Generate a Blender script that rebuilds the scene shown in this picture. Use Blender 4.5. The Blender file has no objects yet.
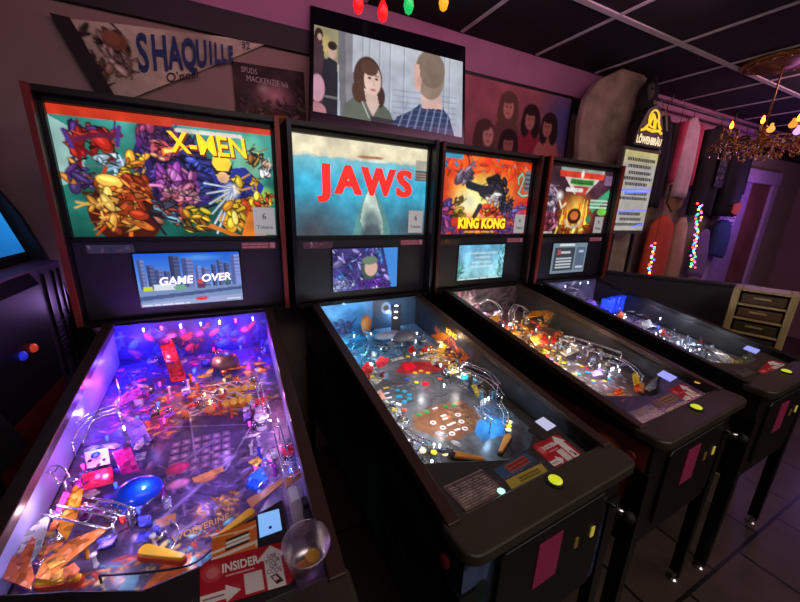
import bpy, bmesh, math, random
import numpy as np
from mathutils import Vector, Matrix
S = bpy.context.scene
COL = S.collection
# ---------------------------------------------------------------- camera, world, lights, exposure
CAM_R=((0.898039, -0.43877, 0.031715))
CAM_U=((0.089256, 0.252326, 0.963517))
CAM_F=((0.430765, 0.862445, -0.265761))
CAM_C=((0.156809, -0.395894, 1.571864))
FOC=337.929
MACH=[(-0.0, 0.0, -0.0), (0.7986, 0.0144, 0.04586), (1.5298, 0.0436, 0.03323), (2.2543, 0.0318, 0.00874)]

cam = bpy.data.cameras.new('camera')
cam.sensor_width = 36.0
cam.lens = FOC * 36.0 / 800.0
cam.clip_start = 0.02
co = bpy.data.objects.new('camera', cam)
COL.objects.link(co)
co.matrix_world = Matrix(((CAM_R[0], CAM_U[0], -CAM_F[0], CAM_C[0]), (CAM_R[1], CAM_U[1], -CAM_F[1], CAM_C[1]),
                          (CAM_R[2], CAM_U[2], -CAM_F[2], CAM_C[2]), (0, 0, 0, 1)))
S.camera = co
S.view_settings.view_transform = 'Standard'
S.view_settings.look = 'None'
S.view_settings.gamma = 1.0
S.view_settings.exposure = 0.0
S.view_settings.use_curve_mapping = False
w = bpy.data.worlds.new('bar_gloom')
S.world = w
w.use_nodes = True
w.node_tree.nodes['Background'].inputs[0].default_value = (0.60, 0.42, 0.62, 1)
w.node_tree.nodes['Background'].inputs[1].default_value = 0.018


def light(name, kind, loc, power, color, size=0.1, rot=None, parent=None, spot=None, sy=None):
    l = bpy.data.lights.new(name, kind)
    l.energy = power
    l.color = color
    if kind == 'AREA':
        l.size = size
        if sy:
            l.shape = 'RECTANGLE'
            l.size_y = sy
    else:
        l.shadow_soft_size = size
    o = bpy.data.objects.new(name, l)
    COL.objects.link(o)
    o.location = loc
    if rot:
        o.rotation_euler = rot
    if parent:
        o.parent = parent
    return o


R = math.radians
light('ceiling_wash', 'AREA', (1.2, -1.3, 2.50), 27.0, (1.0, 0.88, 0.76), 3.0, (R(14), 0, 0), sy=0.9)  # unseen area light added behind the camera to warm the lockdown bars
light('mauve_wash', 'AREA', (1.0, 0.60, 2.52), 8.5, (1.0, 0.42, 0.66), 2.6, (R(66), 0, 0), sy=0.25)  # unseen strip of light added to tint the upper wall
light('rail_wash', 'AREA', (4.2, 0.62, 2.50), 6.5, (1.0, 0.45, 0.62), 1.6, (R(55), 0, 0), sy=0.2)  # added to brighten the hanging clothes, no fixture behind it
light('right_fill', 'AREA', (3.7, -1.1, 2.50), 9.0, (1.0, 0.78, 0.58), 1.6, (R(10), 0, 0), sy=0.8)  # added warm fill for the right side, floor and far machine fronts
light('doorway_violet', 'POINT', (5.35, 1.05, 1.75), 8.0, (0.50, 0.20, 1.0), 0.1)
light('far_violet', 'POINT', (4.5, 0.05, 0.7), 3.2, (0.5, 0.25, 1.0), 0.12)
light('left_violet', 'POINT', (-0.40, 1.49, 1.15), 0.9, (0.55, 0.3, 1.0), 0.05)  # added between backbox and wall to light the arcade panel's far part

# ---------------------------------------------------------------- materials
MATS = {}


def srgb(c):
    c = np.asarray(c, float)
    return np.where(c <= 0.04045, c / 12.92, ((c + 0.055) / 1.055) ** 2.4)


def hexc(r, g, b):
    return tuple(srgb(np.array([r, g, b]) / 255.0))


def mat(name, rgb=(128, 128, 128), rough=0.5, metal=0.0, emit=0.0, vary=0.12, scale=14.0, alpha=1.0, trans=0.0, bump=0.0, spec=0.5):
    if name in MATS:
        return MATS[name]
    m = bpy.data.materials.new(name)
    m.use_nodes = True
    nt = m.node_tree
    b = nt.nodes['Principled BSDF']
    c = hexc(*rgb)
    tc = nt.nodes.new('ShaderNodeTexCoord')
    nz = nt.nodes.new('ShaderNodeTexNoise')
    nz.inputs['Scale'].default_value = scale
    nz.inputs['Detail'].default_value = 4
    nt.links.new(tc.outputs['Object'], nz.inputs['Vector'])
    rp = nt.nodes.new('ShaderNodeValToRGB')
    rp.color_ramp.elements[0].position = 0.3
    rp.color_ramp.elements[1].position = 0.7
    rp.color_ramp.elements[0].color = (*[max(0, v * (1 - vary)) for v in c], 1)
    rp.color_ramp.elements[1].color = (*[min(1, v * (1 + vary)) for v in c], 1)
    nt.links.new(nz.outputs['Fac'], rp.inputs['Fac'])
    nt.links.new(rp.outputs['Color'], b.inputs['Base Color'])
    b.inputs['Roughness'].default_value = rough
    b.inputs['Metallic'].default_value = metal
    b.inputs['Specular IOR Level'].default_value = spec
    if trans:
        b.inputs['Transmission Weight'].default_value = trans
        b.inputs['IOR'].default_value = 1.2
    if emit:
        b.inputs['Emission Color'].default_value = (*c, 1)
        b.inputs['Emission Strength'].default_value = emit
    if bump:
        bp = nt.nodes.new('ShaderNodeBump')
        bp.inputs['Strength'].default_value = bump
        bp.inputs['Distance'].default_value = 0.01
        nt.links.new(nz.outputs['Fac'], bp.inputs['Height'])
        nt.links.new(bp.outputs['Normal'], b.inputs['Normal'])
    if alpha < 1:
        b.inputs['Alpha'].default_value = alpha
    MATS[name] = m
    return m


def art_mat(name, emit=0.0, rough=0.4, spec=0.4):
    if name in MATS:
        return MATS[name]
    m = bpy.data.materials.new(name)
    m.use_nodes = True
    nt = m.node_tree
    b = nt.nodes['Principled BSDF']
    at = nt.nodes.new('ShaderNodeAttribute')
    at.attribute_name = 'Col'
    if emit:
        b.inputs['Base Color'].default_value = (0.01, 0.01, 0.01, 1)
        nt.links.new(at.outputs['Color'], b.inputs['Emission Color'])
        b.inputs['Emission Strength'].default_value = emit
    else:
        nt.links.new(at.outputs['Color'], b.inputs['Base Color'])
    b.inputs['Roughness'].default_value = rough
    b.inputs['Specular IOR Level'].default_value = spec
    MATS[name] = m
    return m


def glass_mat(name, rgb=(255, 255, 255), clear=0.96, rough=0.06, tint=(1, 1, 1), fres=0.35):
    if name in MATS:
        return MATS[name]
    m = bpy.data.materials.new(name)
    m.use_nodes = True
    nt = m.node_tree
    for n in list(nt.nodes):
        if n.type != 'OUTPUT_MATERIAL':
            nt.nodes.remove(n)
    out = [n for n in nt.nodes if n.type == 'OUTPUT_MATERIAL'][0]
    tr = nt.nodes.new('ShaderNodeBsdfTransparent')
    tr.inputs[0].default_value = (*tint, 1)
    gl = nt.nodes.new('ShaderNodeBsdfGlossy')
    gl.inputs['Color'].default_value = (*hexc(*rgb), 1)
    gl.inputs['Roughness'].default_value = rough
    mx = nt.nodes.new('ShaderNodeMixShader')
    fr = nt.nodes.new('ShaderNodeLayerWeight')
    fr.inputs['Blend'].default_value = 0.25
    ma = nt.nodes.new('ShaderNodeMath')
    ma.operation = 'MULTIPLY_ADD'
    ma.inputs[1].default_value = fres
    ma.inputs[2].default_value = 1 - clear
    nt.links.new(fr.outputs['Fresnel'], ma.inputs[0])
    nt.links.new(ma.outputs[0], mx.inputs[0])
    nt.links.new(tr.outputs[0], mx.inputs[1])
    nt.links.new(gl.outputs[0], mx.inputs[2])
    nt.links.new(mx.outputs[0], out.inputs[0])
    MATS[name] = m
    return m


def plastic_mat(name, rgb, clear=0.45, emit=0.0, print_=True):
    """translucent coloured plastic: part clear, part coloured gloss"""
    if name in MATS:
        return MATS[name]
    m = bpy.data.materials.new(name)
    m.use_nodes = True
    nt = m.node_tree
    b = nt.nodes['Principled BSDF']
    out = [n for n in nt.nodes if n.type == 'OUTPUT_MATERIAL'][0]
    c = hexc(*rgb)
    b.inputs['Base Color'].default_value = (*c, 1)
    b.inputs['Roughness'].default_value = 0.12
    if emit:
        b.inputs['Emission Color'].default_value = (*c, 1)
        b.inputs['Emission Strength'].default_value = emit
    tc = nt.nodes.new('ShaderNodeTexCoord')
    vo = nt.nodes.new('ShaderNodeTexVoronoi')
    vo.inputs['Scale'].default_value = 95
    vo.inputs['Randomness'].default_value = 1.0
    nt.links.new(tc.outputs['Object'], vo.inputs['Vector'])
    sp = nt.nodes.new('ShaderNodeSeparateColor')
    nt.links.new(vo.outputs['Color'], sp.inputs[0])
    rp = nt.nodes.new('ShaderNodeValToRGB')
    rp.color_ramp.interpolation = 'CONSTANT'
    rp.color_ramp.elements[0].color = (*[0.5 * v for v in c], 1)
    rp.color_ramp.elements[0].position = 0.0
    rp.color_ramp.elements[1].color = (*c, 1)
    rp.color_ramp.elements[1].position = 0.25
    e = rp.color_ramp.elements.new(0.68)
    e.color = (*[0.78 * v for v in c], 1)
    e = rp.color_ramp.elements.new(0.85)
    e.color = (*[min(1, 1.15 * v + 0.07) for v in c], 1)
    nt.links.new(sp.outputs[0], rp.inputs[0])
    if print_:
        nt.links.new(rp.outputs[0], b.inputs['Base Color'])
    tr = nt.nodes.new('ShaderNodeBsdfTransparent')
    tr.inputs[0].default_value = (*[0.35 + 0.65 * v for v in c], 1)
    mx = nt.nodes.new('ShaderNodeMixShader')
    mx.inputs[0].default_value = clear
    nt.links.new(b.outputs[0], mx.inputs[1])
    nt.links.new(tr.outputs[0], mx.inputs[2])
    nt.links.new(mx.outputs[0], out.inputs[0])
    MATS[name] = m
    return m


# ---------------------------------------------------------------- mesh building
class MB:
    def __init__(self):
        self.v = []
        self.f = []

    def add(self, vs, fs):
        o = len(self.v)
        self.v += [tuple(p) for p in vs]
        self.f += [tuple(o + i for i in f) for f in fs]
        return self

    def box(self, x0, x1, y0, y1, z0, z1):
        return self.add([(x0, y0, z0), (x1, y0, z0), (x1, y1, z0), (x0, y1, z0), (x0, y0, z1), (x1, y0, z1), (x1, y1, z1), (x0, y1, z1)],
                        [(0, 3, 2, 1), (4, 5, 6, 7), (0, 1, 5, 4), (1, 2, 6, 5), (2, 3, 7, 6), (3, 0, 4, 7)])

    def prism(self, pts, axis, a, b):
        """polygon of 2-D points extruded along axis: x -> pts are (y,z); y -> (x,z); z -> (x,y)"""
        def P(p, t):
            return {'x': (t, p[0], p[1]), 'y': (p[0], t, p[1]), 'z': (p[0], p[1], t)}[axis]
        n = len(pts)
        return self.add([P(p, a) for p in pts] + [P(p, b) for p in pts],
                        [tuple(range(n)), tuple(range(2 * n - 1, n - 1, -1))] + [(i, i + n, (i + 1) % n + n, (i + 1) % n) for i in range(n)])

    def slab(self, pts, th):
        """3-D polygon given thickness straight down"""
        n = len(pts)
        return self.add([tuple(p) for p in pts] + [(p[0], p[1], p[2] - th) for p in pts],
                        [tuple(range(n)), tuple(range(2 * n - 1, n - 1, -1))] + [(i, i + n, (i + 1) % n + n, (i + 1) % n) for i in range(n)])

    def tube(self, pts, r, n=6):
        pts = [Vector(p) for p in pts]
        rs = r if isinstance(r, (list, tuple)) else [r] * len(pts)
        rings = []
        up = Vector((0.13, 0.21, 0.97))
        for i, p in enumerate(pts):
            t = (pts[min(i + 1, len(pts) - 1)] - pts[max(i - 1, 0)]).normalized()
            a = t.cross(up)
            if a.length < 1e-3:
                a = t.cross(Vector((1, 0, 0)))
            a.normalize()
            b = a.cross(t)
            rings.append([tuple(p + (a * math.cos(2 * math.pi * k / n) + b * math.sin(2 * math.pi * k / n)) * rs[i]) for k in range(n)])
        return self.loft(rings)

    def loft(self, rings, cap=True):
        n = len(rings[0])
        vs = [p for rg in rings for p in rg]
        fs = []
        for i in range(len(rings) - 1):
            for k in range(n):
                fs.append((i * n + k, i * n + (k + 1) % n, (i + 1) * n + (k + 1) % n, (i + 1) * n + k))
        if cap:
            fs.append(tuple(range(n - 1, -1, -1)))
            fs.append(tuple((len(rings) - 1) * n + k for k in range(n)))
        return self.add(vs, fs)

    def lathe(self, prof, c=(0, 0, 0), n=20, sx=1.0, sy=1.0):
        rings = [[(c[0] + r * sx * math.cos(2 * math.pi * k / n), c[1] + r * sy * math.sin(2 * math.pi * k / n), c[2] + z) for k in range(n)] for r, z in prof]
        return self.loft(rings)

    def ball(self, c, r, n=10, sx=1, sy=1, sz=1):
        m = max(4, n // 2)
        prof = [(max(1e-4, r * math.sin(math.pi * i / m)), -r * sz * math.cos(math.pi * i / m)) for i in range(m + 1)]
        return self.lathe(prof, c, n, sx, sy)

    def build(self, name, m, parent=None, smooth=False, bevel=0.0, seg=2):
        me = bpy.data.meshes.new(name)
        me.from_pydata(self.v, [], self.f)
        me.validate()
        bm = bmesh.new()
        bm.from_mesh(me)
        bmesh.ops.recalc_face_normals(bm, faces=bm.faces)
        bm.to_mesh(me)
        bm.free()
        me.materials.append(m)
        if smooth:
            me.polygons.foreach_set('use_smooth', [True] * len(me.polygons))
        o = bpy.data.objects.new(name, me)
        COL.objects.link(o)
        if parent:
            o.parent = parent
        if bevel:
            bv = o.modifiers.new('bevel', 'BEVEL')
            bv.width = bevel
            bv.segments = seg
            bv.limit_method = 'ANGLE'
        return o


def tag(o, label=None, cat=None, group=None, kind=None):
    if label:
        o['label'] = label
    if cat:
        o['category'] = cat
    if group:
        o['group'] = group
    if kind:
        o['kind'] = kind
    return o


def thing(name, label, cat, loc=(0, 0, 0), rz=0.0, group=None, rot=None):
    o = bpy.data.objects.new(name, None)
    COL.objects.link(o)
    o.empty_display_size = 0.05
    o.location = loc
    o.rotation_euler = rot if rot else (0, 0, rz)
    return tag(o, label, cat, group)


def struct(name, mb, m, **k):
    return tag(mb.build(name, m, **k), kind='structure')


def dup(o, parent, loc, rz=0.0):
    c = o.copy()
    COL.objects.link(c)
    c.parent = parent
    c.location = loc
    c.rotation_euler = (0, 0, rz)
    return c


def text(name, body, size, origin, xdir, ydir, m, parent, align='CENTER', depth=0.0006, sx=1.0, bold=0.0, shear=0.0):
    cu = bpy.data.curves.new(name, 'FONT')
    cu.body = body
    cu.size = size
    cu.align_x = align
    cu.align_y = 'CENTER'
    cu.extrude = depth
    cu.offset = bold
    cu.shear = shear
    cu.resolution_u = 3
    tmp = bpy.data.objects.new(name, cu)
    COL.objects.link(tmp)
    dg = bpy.context.evaluated_depsgraph_get()
    me = bpy.data.meshes.new_from_object(tmp.evaluated_get(dg))
    bpy.data.objects.remove(tmp)
    X = Vector(xdir).normalized() * sx
    Y = Vector(ydir).normalized()
    Z = X.cross(Y).normalized()
    M = Matrix(((X.x, Y.x, Z.x, origin[0]), (X.y, Y.y, Z.y, origin[1]), (X.z, Y.z, Z.z, origin[2]), (0, 0, 0, 1)))
    me.transform(M)
    me.materials.clear()
    me.materials.append(m)
    me.name = name
    o = bpy.data.objects.new(name, me)
    COL.objects.link(o)
    if parent:
        o.parent = parent
    return o


# ---------------------------------------------------------------- painted (vertex-coloured) surfaces
class Art:
    """a picture drawn with shapes; u to the right, v down, both 0..1"""

    def __init__(self, W, H, c=(128, 128, 128), asp=None, seed=1):
        self.W, self.H = W, H
        self.a = np.ones((H, W, 3)) * (np.array(c) / 255.0)
        self.asp = asp or W / H
        self.rng = np.random.RandomState(seed)
        self.V, self.U = np.meshgrid((np.arange(H) + 0.5) / H, (np.arange(W) + 0.5) / W, indexing='ij')

    def _put(self, msk, c, al=1.0):
        k = (msk * al)[..., None]
        self.a = self.a * (1 - k) + np.array(c) / 255.0 * k

    def vgrad(self, c0, c1, v0=0.0, v1=1.0):
        t = np.clip((self.V - v0) / (v1 - v0), 0, 1)[..., None]
        g = np.array(c0) / 255.0 * (1 - t) + np.array(c1) / 255.0 * t
        k = ((self.V >= v0) & (self.V <= v1))[..., None]
        self.a = np.where(k, g, self.a)

    def _win(self, u0, v0, u1, v1):
        a, b = max(0, int(v0 * self.H) - 2), min(self.H, int(v1 * self.H) + 3)
        c, d = max(0, int(u0 * self.W) - 2), min(self.W, int(u1 * self.W) + 3)
        return (slice(a, max(a, b)), slice(c, max(c, d)))

    def _mix(self, w, k, c, al):
        k = np.clip(k, 0, 1)[..., None] * al
        self.a[w] = self.a[w] * (1 - k) + np.array(c) / 255.0 * k

    def ell(self, u, v, ru, rv, c, rot=0.0, soft=0.0, al=1.0):
        m = max(ru * self.asp, rv)
        w = self._win(u - m / self.asp, v - m, u + m / self.asp, v + m)
        du = (self.U[w] - u) * self.asp
        dv = self.V[w] - v
        cr, sr = math.cos(rot), math.sin(rot)
        q = np.sqrt(((du * cr + dv * sr) / (ru * self.asp)) ** 2 + ((-du * sr + dv * cr) / rv) ** 2)
        if soft:
            k = np.clip((1 - q) / soft, 0, 1)
        else:
            k = np.clip((1 - q) * min(ru * self.W, rv * self.H) + 0.5, 0, 1)
        self._mix(w, k, c, al)

    def poly(self, pts, c, al=1.0):
        us, vs = [p[0] for p in pts], [p[1] for p in pts]
        w = self._win(min(us), min(vs), max(us), max(vs))
        U, V = self.U[w], self.V[w]
        ins = np.zeros(U.shape, bool)
        n = len(pts)
        for i in range(n):
            x0, y0 = pts[i]
            x1, y1 = pts[(i + 1) % n]
            if y0 == y1:
                continue
            cond = (V >= min(y0, y1)) & (V < max(y0, y1))
            xs = x0 + (V - y0) * (x1 - x0) / (y1 - y0)
            ins ^= cond & (U < xs)
        self._mix(w, ins.astype(float), c, al)

    def rect(self, u0, v0, u1, v1, c, al=1.0):
        self._put(((self.U >= u0) & (self.U < u1) & (self.V >= v0) & (self.V < v1)).astype(float), c, al)

    def line(self, pts, w, c, al=1.0):
        """w in units of the height"""
        for (x0, y0), (x1, y1) in zip(pts[:-1], pts[1:]):
            wu = w / self.asp
            sl = self._win(min(x0, x1) - wu, min(y0, y1) - w, max(x0, x1) + wu, max(y0, y1) + w)
            U, V = self.U[sl], self.V[sl]
            ax, bx = x0 * self.asp, x1 * self.asp
            dx, dy = bx - ax, y1 - y0
            L = dx * dx + dy * dy + 1e-12
            t = np.clip(((U * self.asp - ax) * dx + (V - y0) * dy) / L, 0, 1)
            d = np.hypot(U * self.asp - ax - t * dx, V - y0 - t * dy)
            self._mix(sl, (w / 2 - d) * self.H + 0.5, c, al)

    def curve(self, fn, t0, t1, w, c, n=12, al=1.0):
        ts = np.linspace(t0, t1, n)
        self.line([fn(t) for t in ts], w, c, al)

    def noise(self, amt, cells=8, octaves=4, tint=(1, 1, 1)):
        tot = np.zeros((self.H, self.W))
        for o in range(octaves):
            n = cells * 2 ** o
            m = max(2, int(n / self.asp))
            g = self.rng.rand(m + 2, n + 2)
            x = self.U * n
            y = self.V * m
            xi, yi = x.astype(int), y.astype(int)
            fx, fy = x - xi, y - yi
            fx, fy = fx * fx * (3 - 2 * fx), fy * fy * (3 - 2 * fy)
            val = (g[yi, xi] * (1 - fx) + g[yi, xi + 1] * fx) * (1 - fy) + (g[yi + 1, xi] * (1 - fx) + g[yi + 1, xi + 1] * fx) * fy
            tot += (val - 0.5) / 1.6 ** o
        self.a = np.clip(self.a * (1 + amt * tot[..., None] * np.array(tint)), 0, 1)

    def blobs(self, u, v, du, dv, pal, n, size=0.05, edge=True, seed=None):
        """busy printed artwork: strokes, wedges and rounded forms with ink lines and highlights"""
        rg = np.random.RandomState(seed if seed is not None else self.rng.randint(1e6))
        n = int(n * (1.6 if edge else 2.2))
        size *= 0.95 if edge else 0.72
        flow = rg.uniform(0, math.pi)
        for i in range(n):
            cu, cv = u + rg.uniform(-du, du), v + rg.uniform(-dv, dv)
            s = size * rg.uniform(0.4, 1.25)
            rot = flow + rg.normal(0, 0.7)
            c = np.array(pal[rg.randint(len(pal))], float) * rg.uniform(0.7, 1.15)
            c = np.minimum(255, c)
            q = rg.rand()
            if q < 0.45:
                e = rg.uniform(0.22, 0.6)
                if edge:
                    self.ell(cu, cv, (s + 0.005) / self.asp, s * e + 0.005, c * 0.2, rot)
                self.ell(cu, cv, s / self.asp, s * e, c, rot)
                self.ell(cu - s * 0.12 / self.asp, cv - s * e * 0.3, s * 0.6 / self.asp, s * e * 0.35, np.minimum(255, c * 1.3 + 14), rot)
            elif q < 0.78:
                k = rg.randint(3, 6)
                a = np.sort(rg.uniform(0, 2 * math.pi, k))
                r = s * rg.uniform(0.5, 1.2, k)
                pts = [(cu + r[m] * math.cos(a[m]) / self.asp, cv + r[m] * 0.7 * math.sin(a[m])) for m in range(k)]
                self.poly(pts, c)
                if edge:
                    self.line(pts + [pts[0]], 0.008, c * 0.22)
            else:
                dx, dy = s * 1.5 * math.cos(rot), s * 1.5 * math.sin(rot)
                self.line([(cu - dx / self.asp, cv - dy), (cu + 0.3 * dy / self.asp, cv - 0.3 * dx), (cu + dx / self.asp, cv + dy)], s * rg.uniform(0.12, 0.35), c if rg.rand() < 0.7 else c * 0.4)

    def scribble(self, u0, v0, u1, v1, rows, c, w=0.02, seed=0):
        """lines of small print too far off to read"""
        rg = np.random.RandomState(seed)
        for i in range(rows):
            v = v0 + (v1 - v0) * (i + 0.5) / rows
            u = u0
            while u < u1:
                l = rg.uniform(0.1, 0.3) * (u1 - u0)
                self.line([(u, v), (min(u1, u + l), v)], w, c)
                u += l + 0.06 * (u1 - u0)


def surface(name, art, m, parent, corner, ex, ey, rnd=0.0):
    """art on a flat grid: corner = top-left point, ex = full vector to the right, ey = full vector down"""
    W, H = art.W, art.H
    c, ex, ey = np.array(corner), np.array(ex), np.array(ey)
    u = np.linspace(0, 1, W)
    v = np.linspace(0, 1, H)
    P = c + v[:, None, None] * ey + u[None, :, None] * ex
    P = P.reshape(-1, 3)
    i = (np.arange(H - 1)[:, None] * W + np.arange(W - 1)[None, :]).ravel()
    F = np.stack([i, i + W, i + W + 1, i + 1], 1)
    if rnd:
        uu, vv = (i % W + 0.5) / (W - 1) * art.asp, (i // W + 0.5) / (H - 1)
        qx = np.maximum(np.maximum(rnd - uu, uu - (art.asp - rnd)), 0)
        qy = np.maximum(np.maximum(rnd - vv, vv - (1 - rnd)), 0)
        F = F[np.hypot(qx, qy) <= rnd]
    me = bpy.data.meshes.new(name)
    me.vertices.add(len(P))
    me.vertices.foreach_set('co', P.ravel().astype(np.float32))
    me.loops.add(F.size)
    me.polygons.add(len(F))
    me.loops.foreach_set('vertex_index', F.ravel().astype(np.int32))
    me.polygons.foreach_set('loop_start', (np.arange(len(F)) * 4).astype(np.int32))
    me.update(calc_edges=True)
    at = me.color_attributes.new('Col', 'FLOAT_COLOR', 'POINT')
    rgba = np.ones((len(P), 4), np.float32)
    rgba[:, :3] = srgb(np.clip(art.a, 0, 1)).reshape(-1, 3)
    at.data.foreach_set('color', rgba.ravel())
    me.materials.append(m)
    o = bpy.data.objects.new(name, me)
    COL.objects.link(o)
    if parent:
        o.parent = parent
    return o


# ---------------------------------------------------------------- shared materials
BLACK = mat('black_paint', (10, 10, 12), 0.45)
PANEL = mat('charcoal_panel', (26, 26, 36), 0.5)
LOCK = mat('dark_bronze_bar', (62, 54, 44), 0.42, 0.3)
RAILM = mat('brown_rail', (66, 48, 40), 0.4, 0.5)
RAILD = mat('black_rail', (30, 26, 26), 0.4, 0.4)
STEEL = mat('steel', (190, 190, 198), 0.22, 1.0)
WIRE = mat('bright_wire', (225, 225, 232), 0.2, 0.9)
LEGM = mat('black_leg', (20, 19, 21), 0.4, 0.3)
BLADE = mat('mirror_blade', (62, 60, 62), 0.28, 0.5)
GLASS = glass_mat('playfield_glass', clear=0.998, rough=0.05, fres=0.012)
ARTD = art_mat('printed_art', 0.0, 0.3)
ARTM = art_mat('printed_matt_art', 0.0, 0.7, 0.2)
ARTE = art_mat('backlit_art', 1.0, 0.25)
ARTS = art_mat('screen_picture', 1.0, 0.15)
WHITE = mat('white_plastic', (225, 225, 225), 0.4)
RUBBER = mat('black_rubber', (15, 15, 15), 0.7)
CLEAR = glass_mat('clear_plastic', clear=0.75, rough=0.08)


def led_mat(name, rgb, strength):
    return mat('led_' + name, rgb, 0.3, 0, strength, vary=0.0)


LED = {'blue': led_mat('blue', (40, 60, 255), 6), 'white': led_mat('white', (225, 235, 255), 3.5), 'red': led_mat('red', (255, 30, 30), 4),
       'warm': led_mat('warm', (255, 210, 140), 3), 'pink': led_mat('pink', (255, 60, 170), 3), 'yellow': led_mat('yellow', (255, 205, 40), 2)}


# ================================================================= the setting
WY = 1.56
CZ = 2.575
wallm = mat('tan_wall_paint', (150, 128, 116), 0.85, vary=0.1, scale=3, bump=0.05)
mauvem = mat('mauve_wall_paint', (176, 120, 150), 0.8, vary=0.1, scale=4, bump=0.05)
struct('wall_back', MB().box(-1.2, 7.2, WY, WY + 0.1, 0, 2.31), wallm)
struct('wall_back_upper', MB().box(-1.2, 7.2, WY, WY + 0.1, 2.31, CZ), mauvem)
struct('trim_1', MB().box(-0.95, 7.1, WY - 0.022, WY, 2.285, 2.385), mat('dark_trim', (26, 20, 24), 0.6))
struct('wall_left', MB().box(-1.2, -1.1, -2.6, WY, 0, CZ), mat('left_wall_paint', (60, 48, 62), 0.8))
struct('wall_right', MB().box(7.1, 7.2, -2.6, WY, 0, CZ), mat('right_wall_paint', (140, 105, 100), 0.85, scale=3))
struct('wall_front', MB().box(-1.2, 7.2, -2.7, -2.6, 0, CZ), mat('front_wall_paint', (70, 56, 66), 0.85))


def floor_mat():
    m = bpy.data.materials.new('dark_slate_tile')
    m.use_nodes = True
    nt = m.node_tree
    b = nt.nodes['Principled BSDF']
    tc = nt.nodes.new('ShaderNodeTexCoord')
    br = nt.nodes.new('ShaderNodeTexBrick')
    br.offset = 0.5
    br.inputs['Color1'].default_value = (*hexc(82, 66, 62), 1)
    br.inputs['Color2'].default_value = (*hexc(96, 76, 70), 1)
    br.inputs['Mortar'].default_value = (*hexc(28, 22, 22), 1)
    br.inputs['Scale'].default_value = 1.0
    br.inputs['Mortar Size'].default_value = 0.008
    br.inputs['Brick Width'].default_value = 0.45
    br.inputs['Row Height'].default_value = 0.45
    nz = nt.nodes.new('ShaderNodeTexNoise')
    nz.inputs['Scale'].default_value = 9
    nz.inputs['Detail'].default_value = 6
    mx = nt.nodes.new('ShaderNodeMix')
    mx.data_type = 'RGBA'
    mx.blend_type = 'MULTIPLY'
    mx.inputs[0].default_value = 0.6
    nt.links.new(tc.outputs['Object'], br.inputs['Vector'])
    nt.links.new(tc.outputs['Object'], nz.inputs['Vector'])
    nt.links.new(br.outputs['Color'], mx.inputs[6])
    nt.links.new(nz.outputs['Fac'], mx.inputs[7])
    nt.links.new(mx.outputs[2], b.inputs['Base Color'])
    b.inputs['Roughness'].default_value = 0.35
    bp = nt.nodes.new('ShaderNodeBump')
    bp.inputs['Strength'].default_value = 0.25
    bp.inputs['Distance'].default_value = 0.01
    nt.links.new(nz.outputs['Fac'], bp.inputs['Height'])
    nt.links.new(bp.outputs['Normal'], b.inputs['Normal'])
    return m


struct('floor', MB().box(-1.2, 7.2, -2.7, WY, -0.05, 0), floor_mat())
struct('ceiling', MB().box(-1.2, 7.2, -2.7, WY + 0.1, CZ, CZ + 0.05), mat('black_ceiling_tile', (17, 15, 16), 0.85, vary=0.3, scale=40, bump=0.3))
tb = mat('grey_ceiling_bar', (200, 194, 190), 0.6)
tn = 2
for y in (1.0, -0.2, -1.4):
    struct('trim_%d' % tn, MB().box(-1.1, 7.1, y - 0.016, y + 0.016, CZ - 0.008, CZ), tb)
    tn += 1
for i in range(-1, 10):
    x = 1.47 + 0.6 * (i - 1)
    if -1.1 < x < 7.0:
        struct('trim_%d' % tn, MB().box(x - 0.010, x + 0.010, -2.6, WY - 0.02, CZ - 0.007, CZ), tb)
        tn += 1

# ================================================================= pinball machines
SL = 0.1188
GS = 0.183


def pz(y):
    return 0.85 + SL * (y - 0.10)


def gz(y):
    return 0.925 + GS * y


class PA(Art):
    """playfield picture addressed in the machine's own metres"""

    def __init__(self, W, c, seed):
        super().__init__(W, int(W * 1.08 / 0.524), c, 0.524 / 1.08, seed)

    def uv(self, p):
        return ((p[0] + 0.262) / 0.524, (1.10 - p[1]) / 1.08)

    def spot(self, p, r, c, e=1.0, rot=0.0, soft=0.0, al=1.0):
        u, v = self.uv(p)
        self.ell(u, v, r / 0.524, r * e / 1.08, c, rot, soft, al)

    def area(self, pts, c, al=1.0):
        self.poly([self.uv(p) for p in pts], c, al)

    def path(self, pts, w, c, al=1.0):
        self.line([self.uv(p) for p in pts], w / 1.08, c, al)

    def clutter(self, p, dx, dy, pal, n, size, edge=True):
        u, v = self.uv(p)
        self.blobs(u, v, dx / 0.524, dy / 1.08, pal, int(n * 1.6), size * 0.72 / 1.08, False)


SHARED = {}


def proto_mesh(key, fn):
    if key not in SHARED:
        mb = MB()
        fn(mb)
        o = mb.build(key, WHITE, None, smooth=True)
        SHARED[key] = o.data
        bpy.data.objects.remove(o)
    return SHARED[key]


def part(name, key, fn, m, parent, loc, rz=0.0):
    me0 = proto_mesh(key, fn)
    mk = key + '|' + m.name
    if mk not in SHARED:
        me = me0.copy()
        me.materials.clear()
        me.materials.append(m)
        me.name = name
        SHARED[mk] = me
    o = bpy.data.objects.new(name, SHARED[mk])
    COL.objects.link(o)
    o.parent = parent
    o.location = loc
    o.rotation_euler = (0, 0, rz)
    return o


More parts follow.
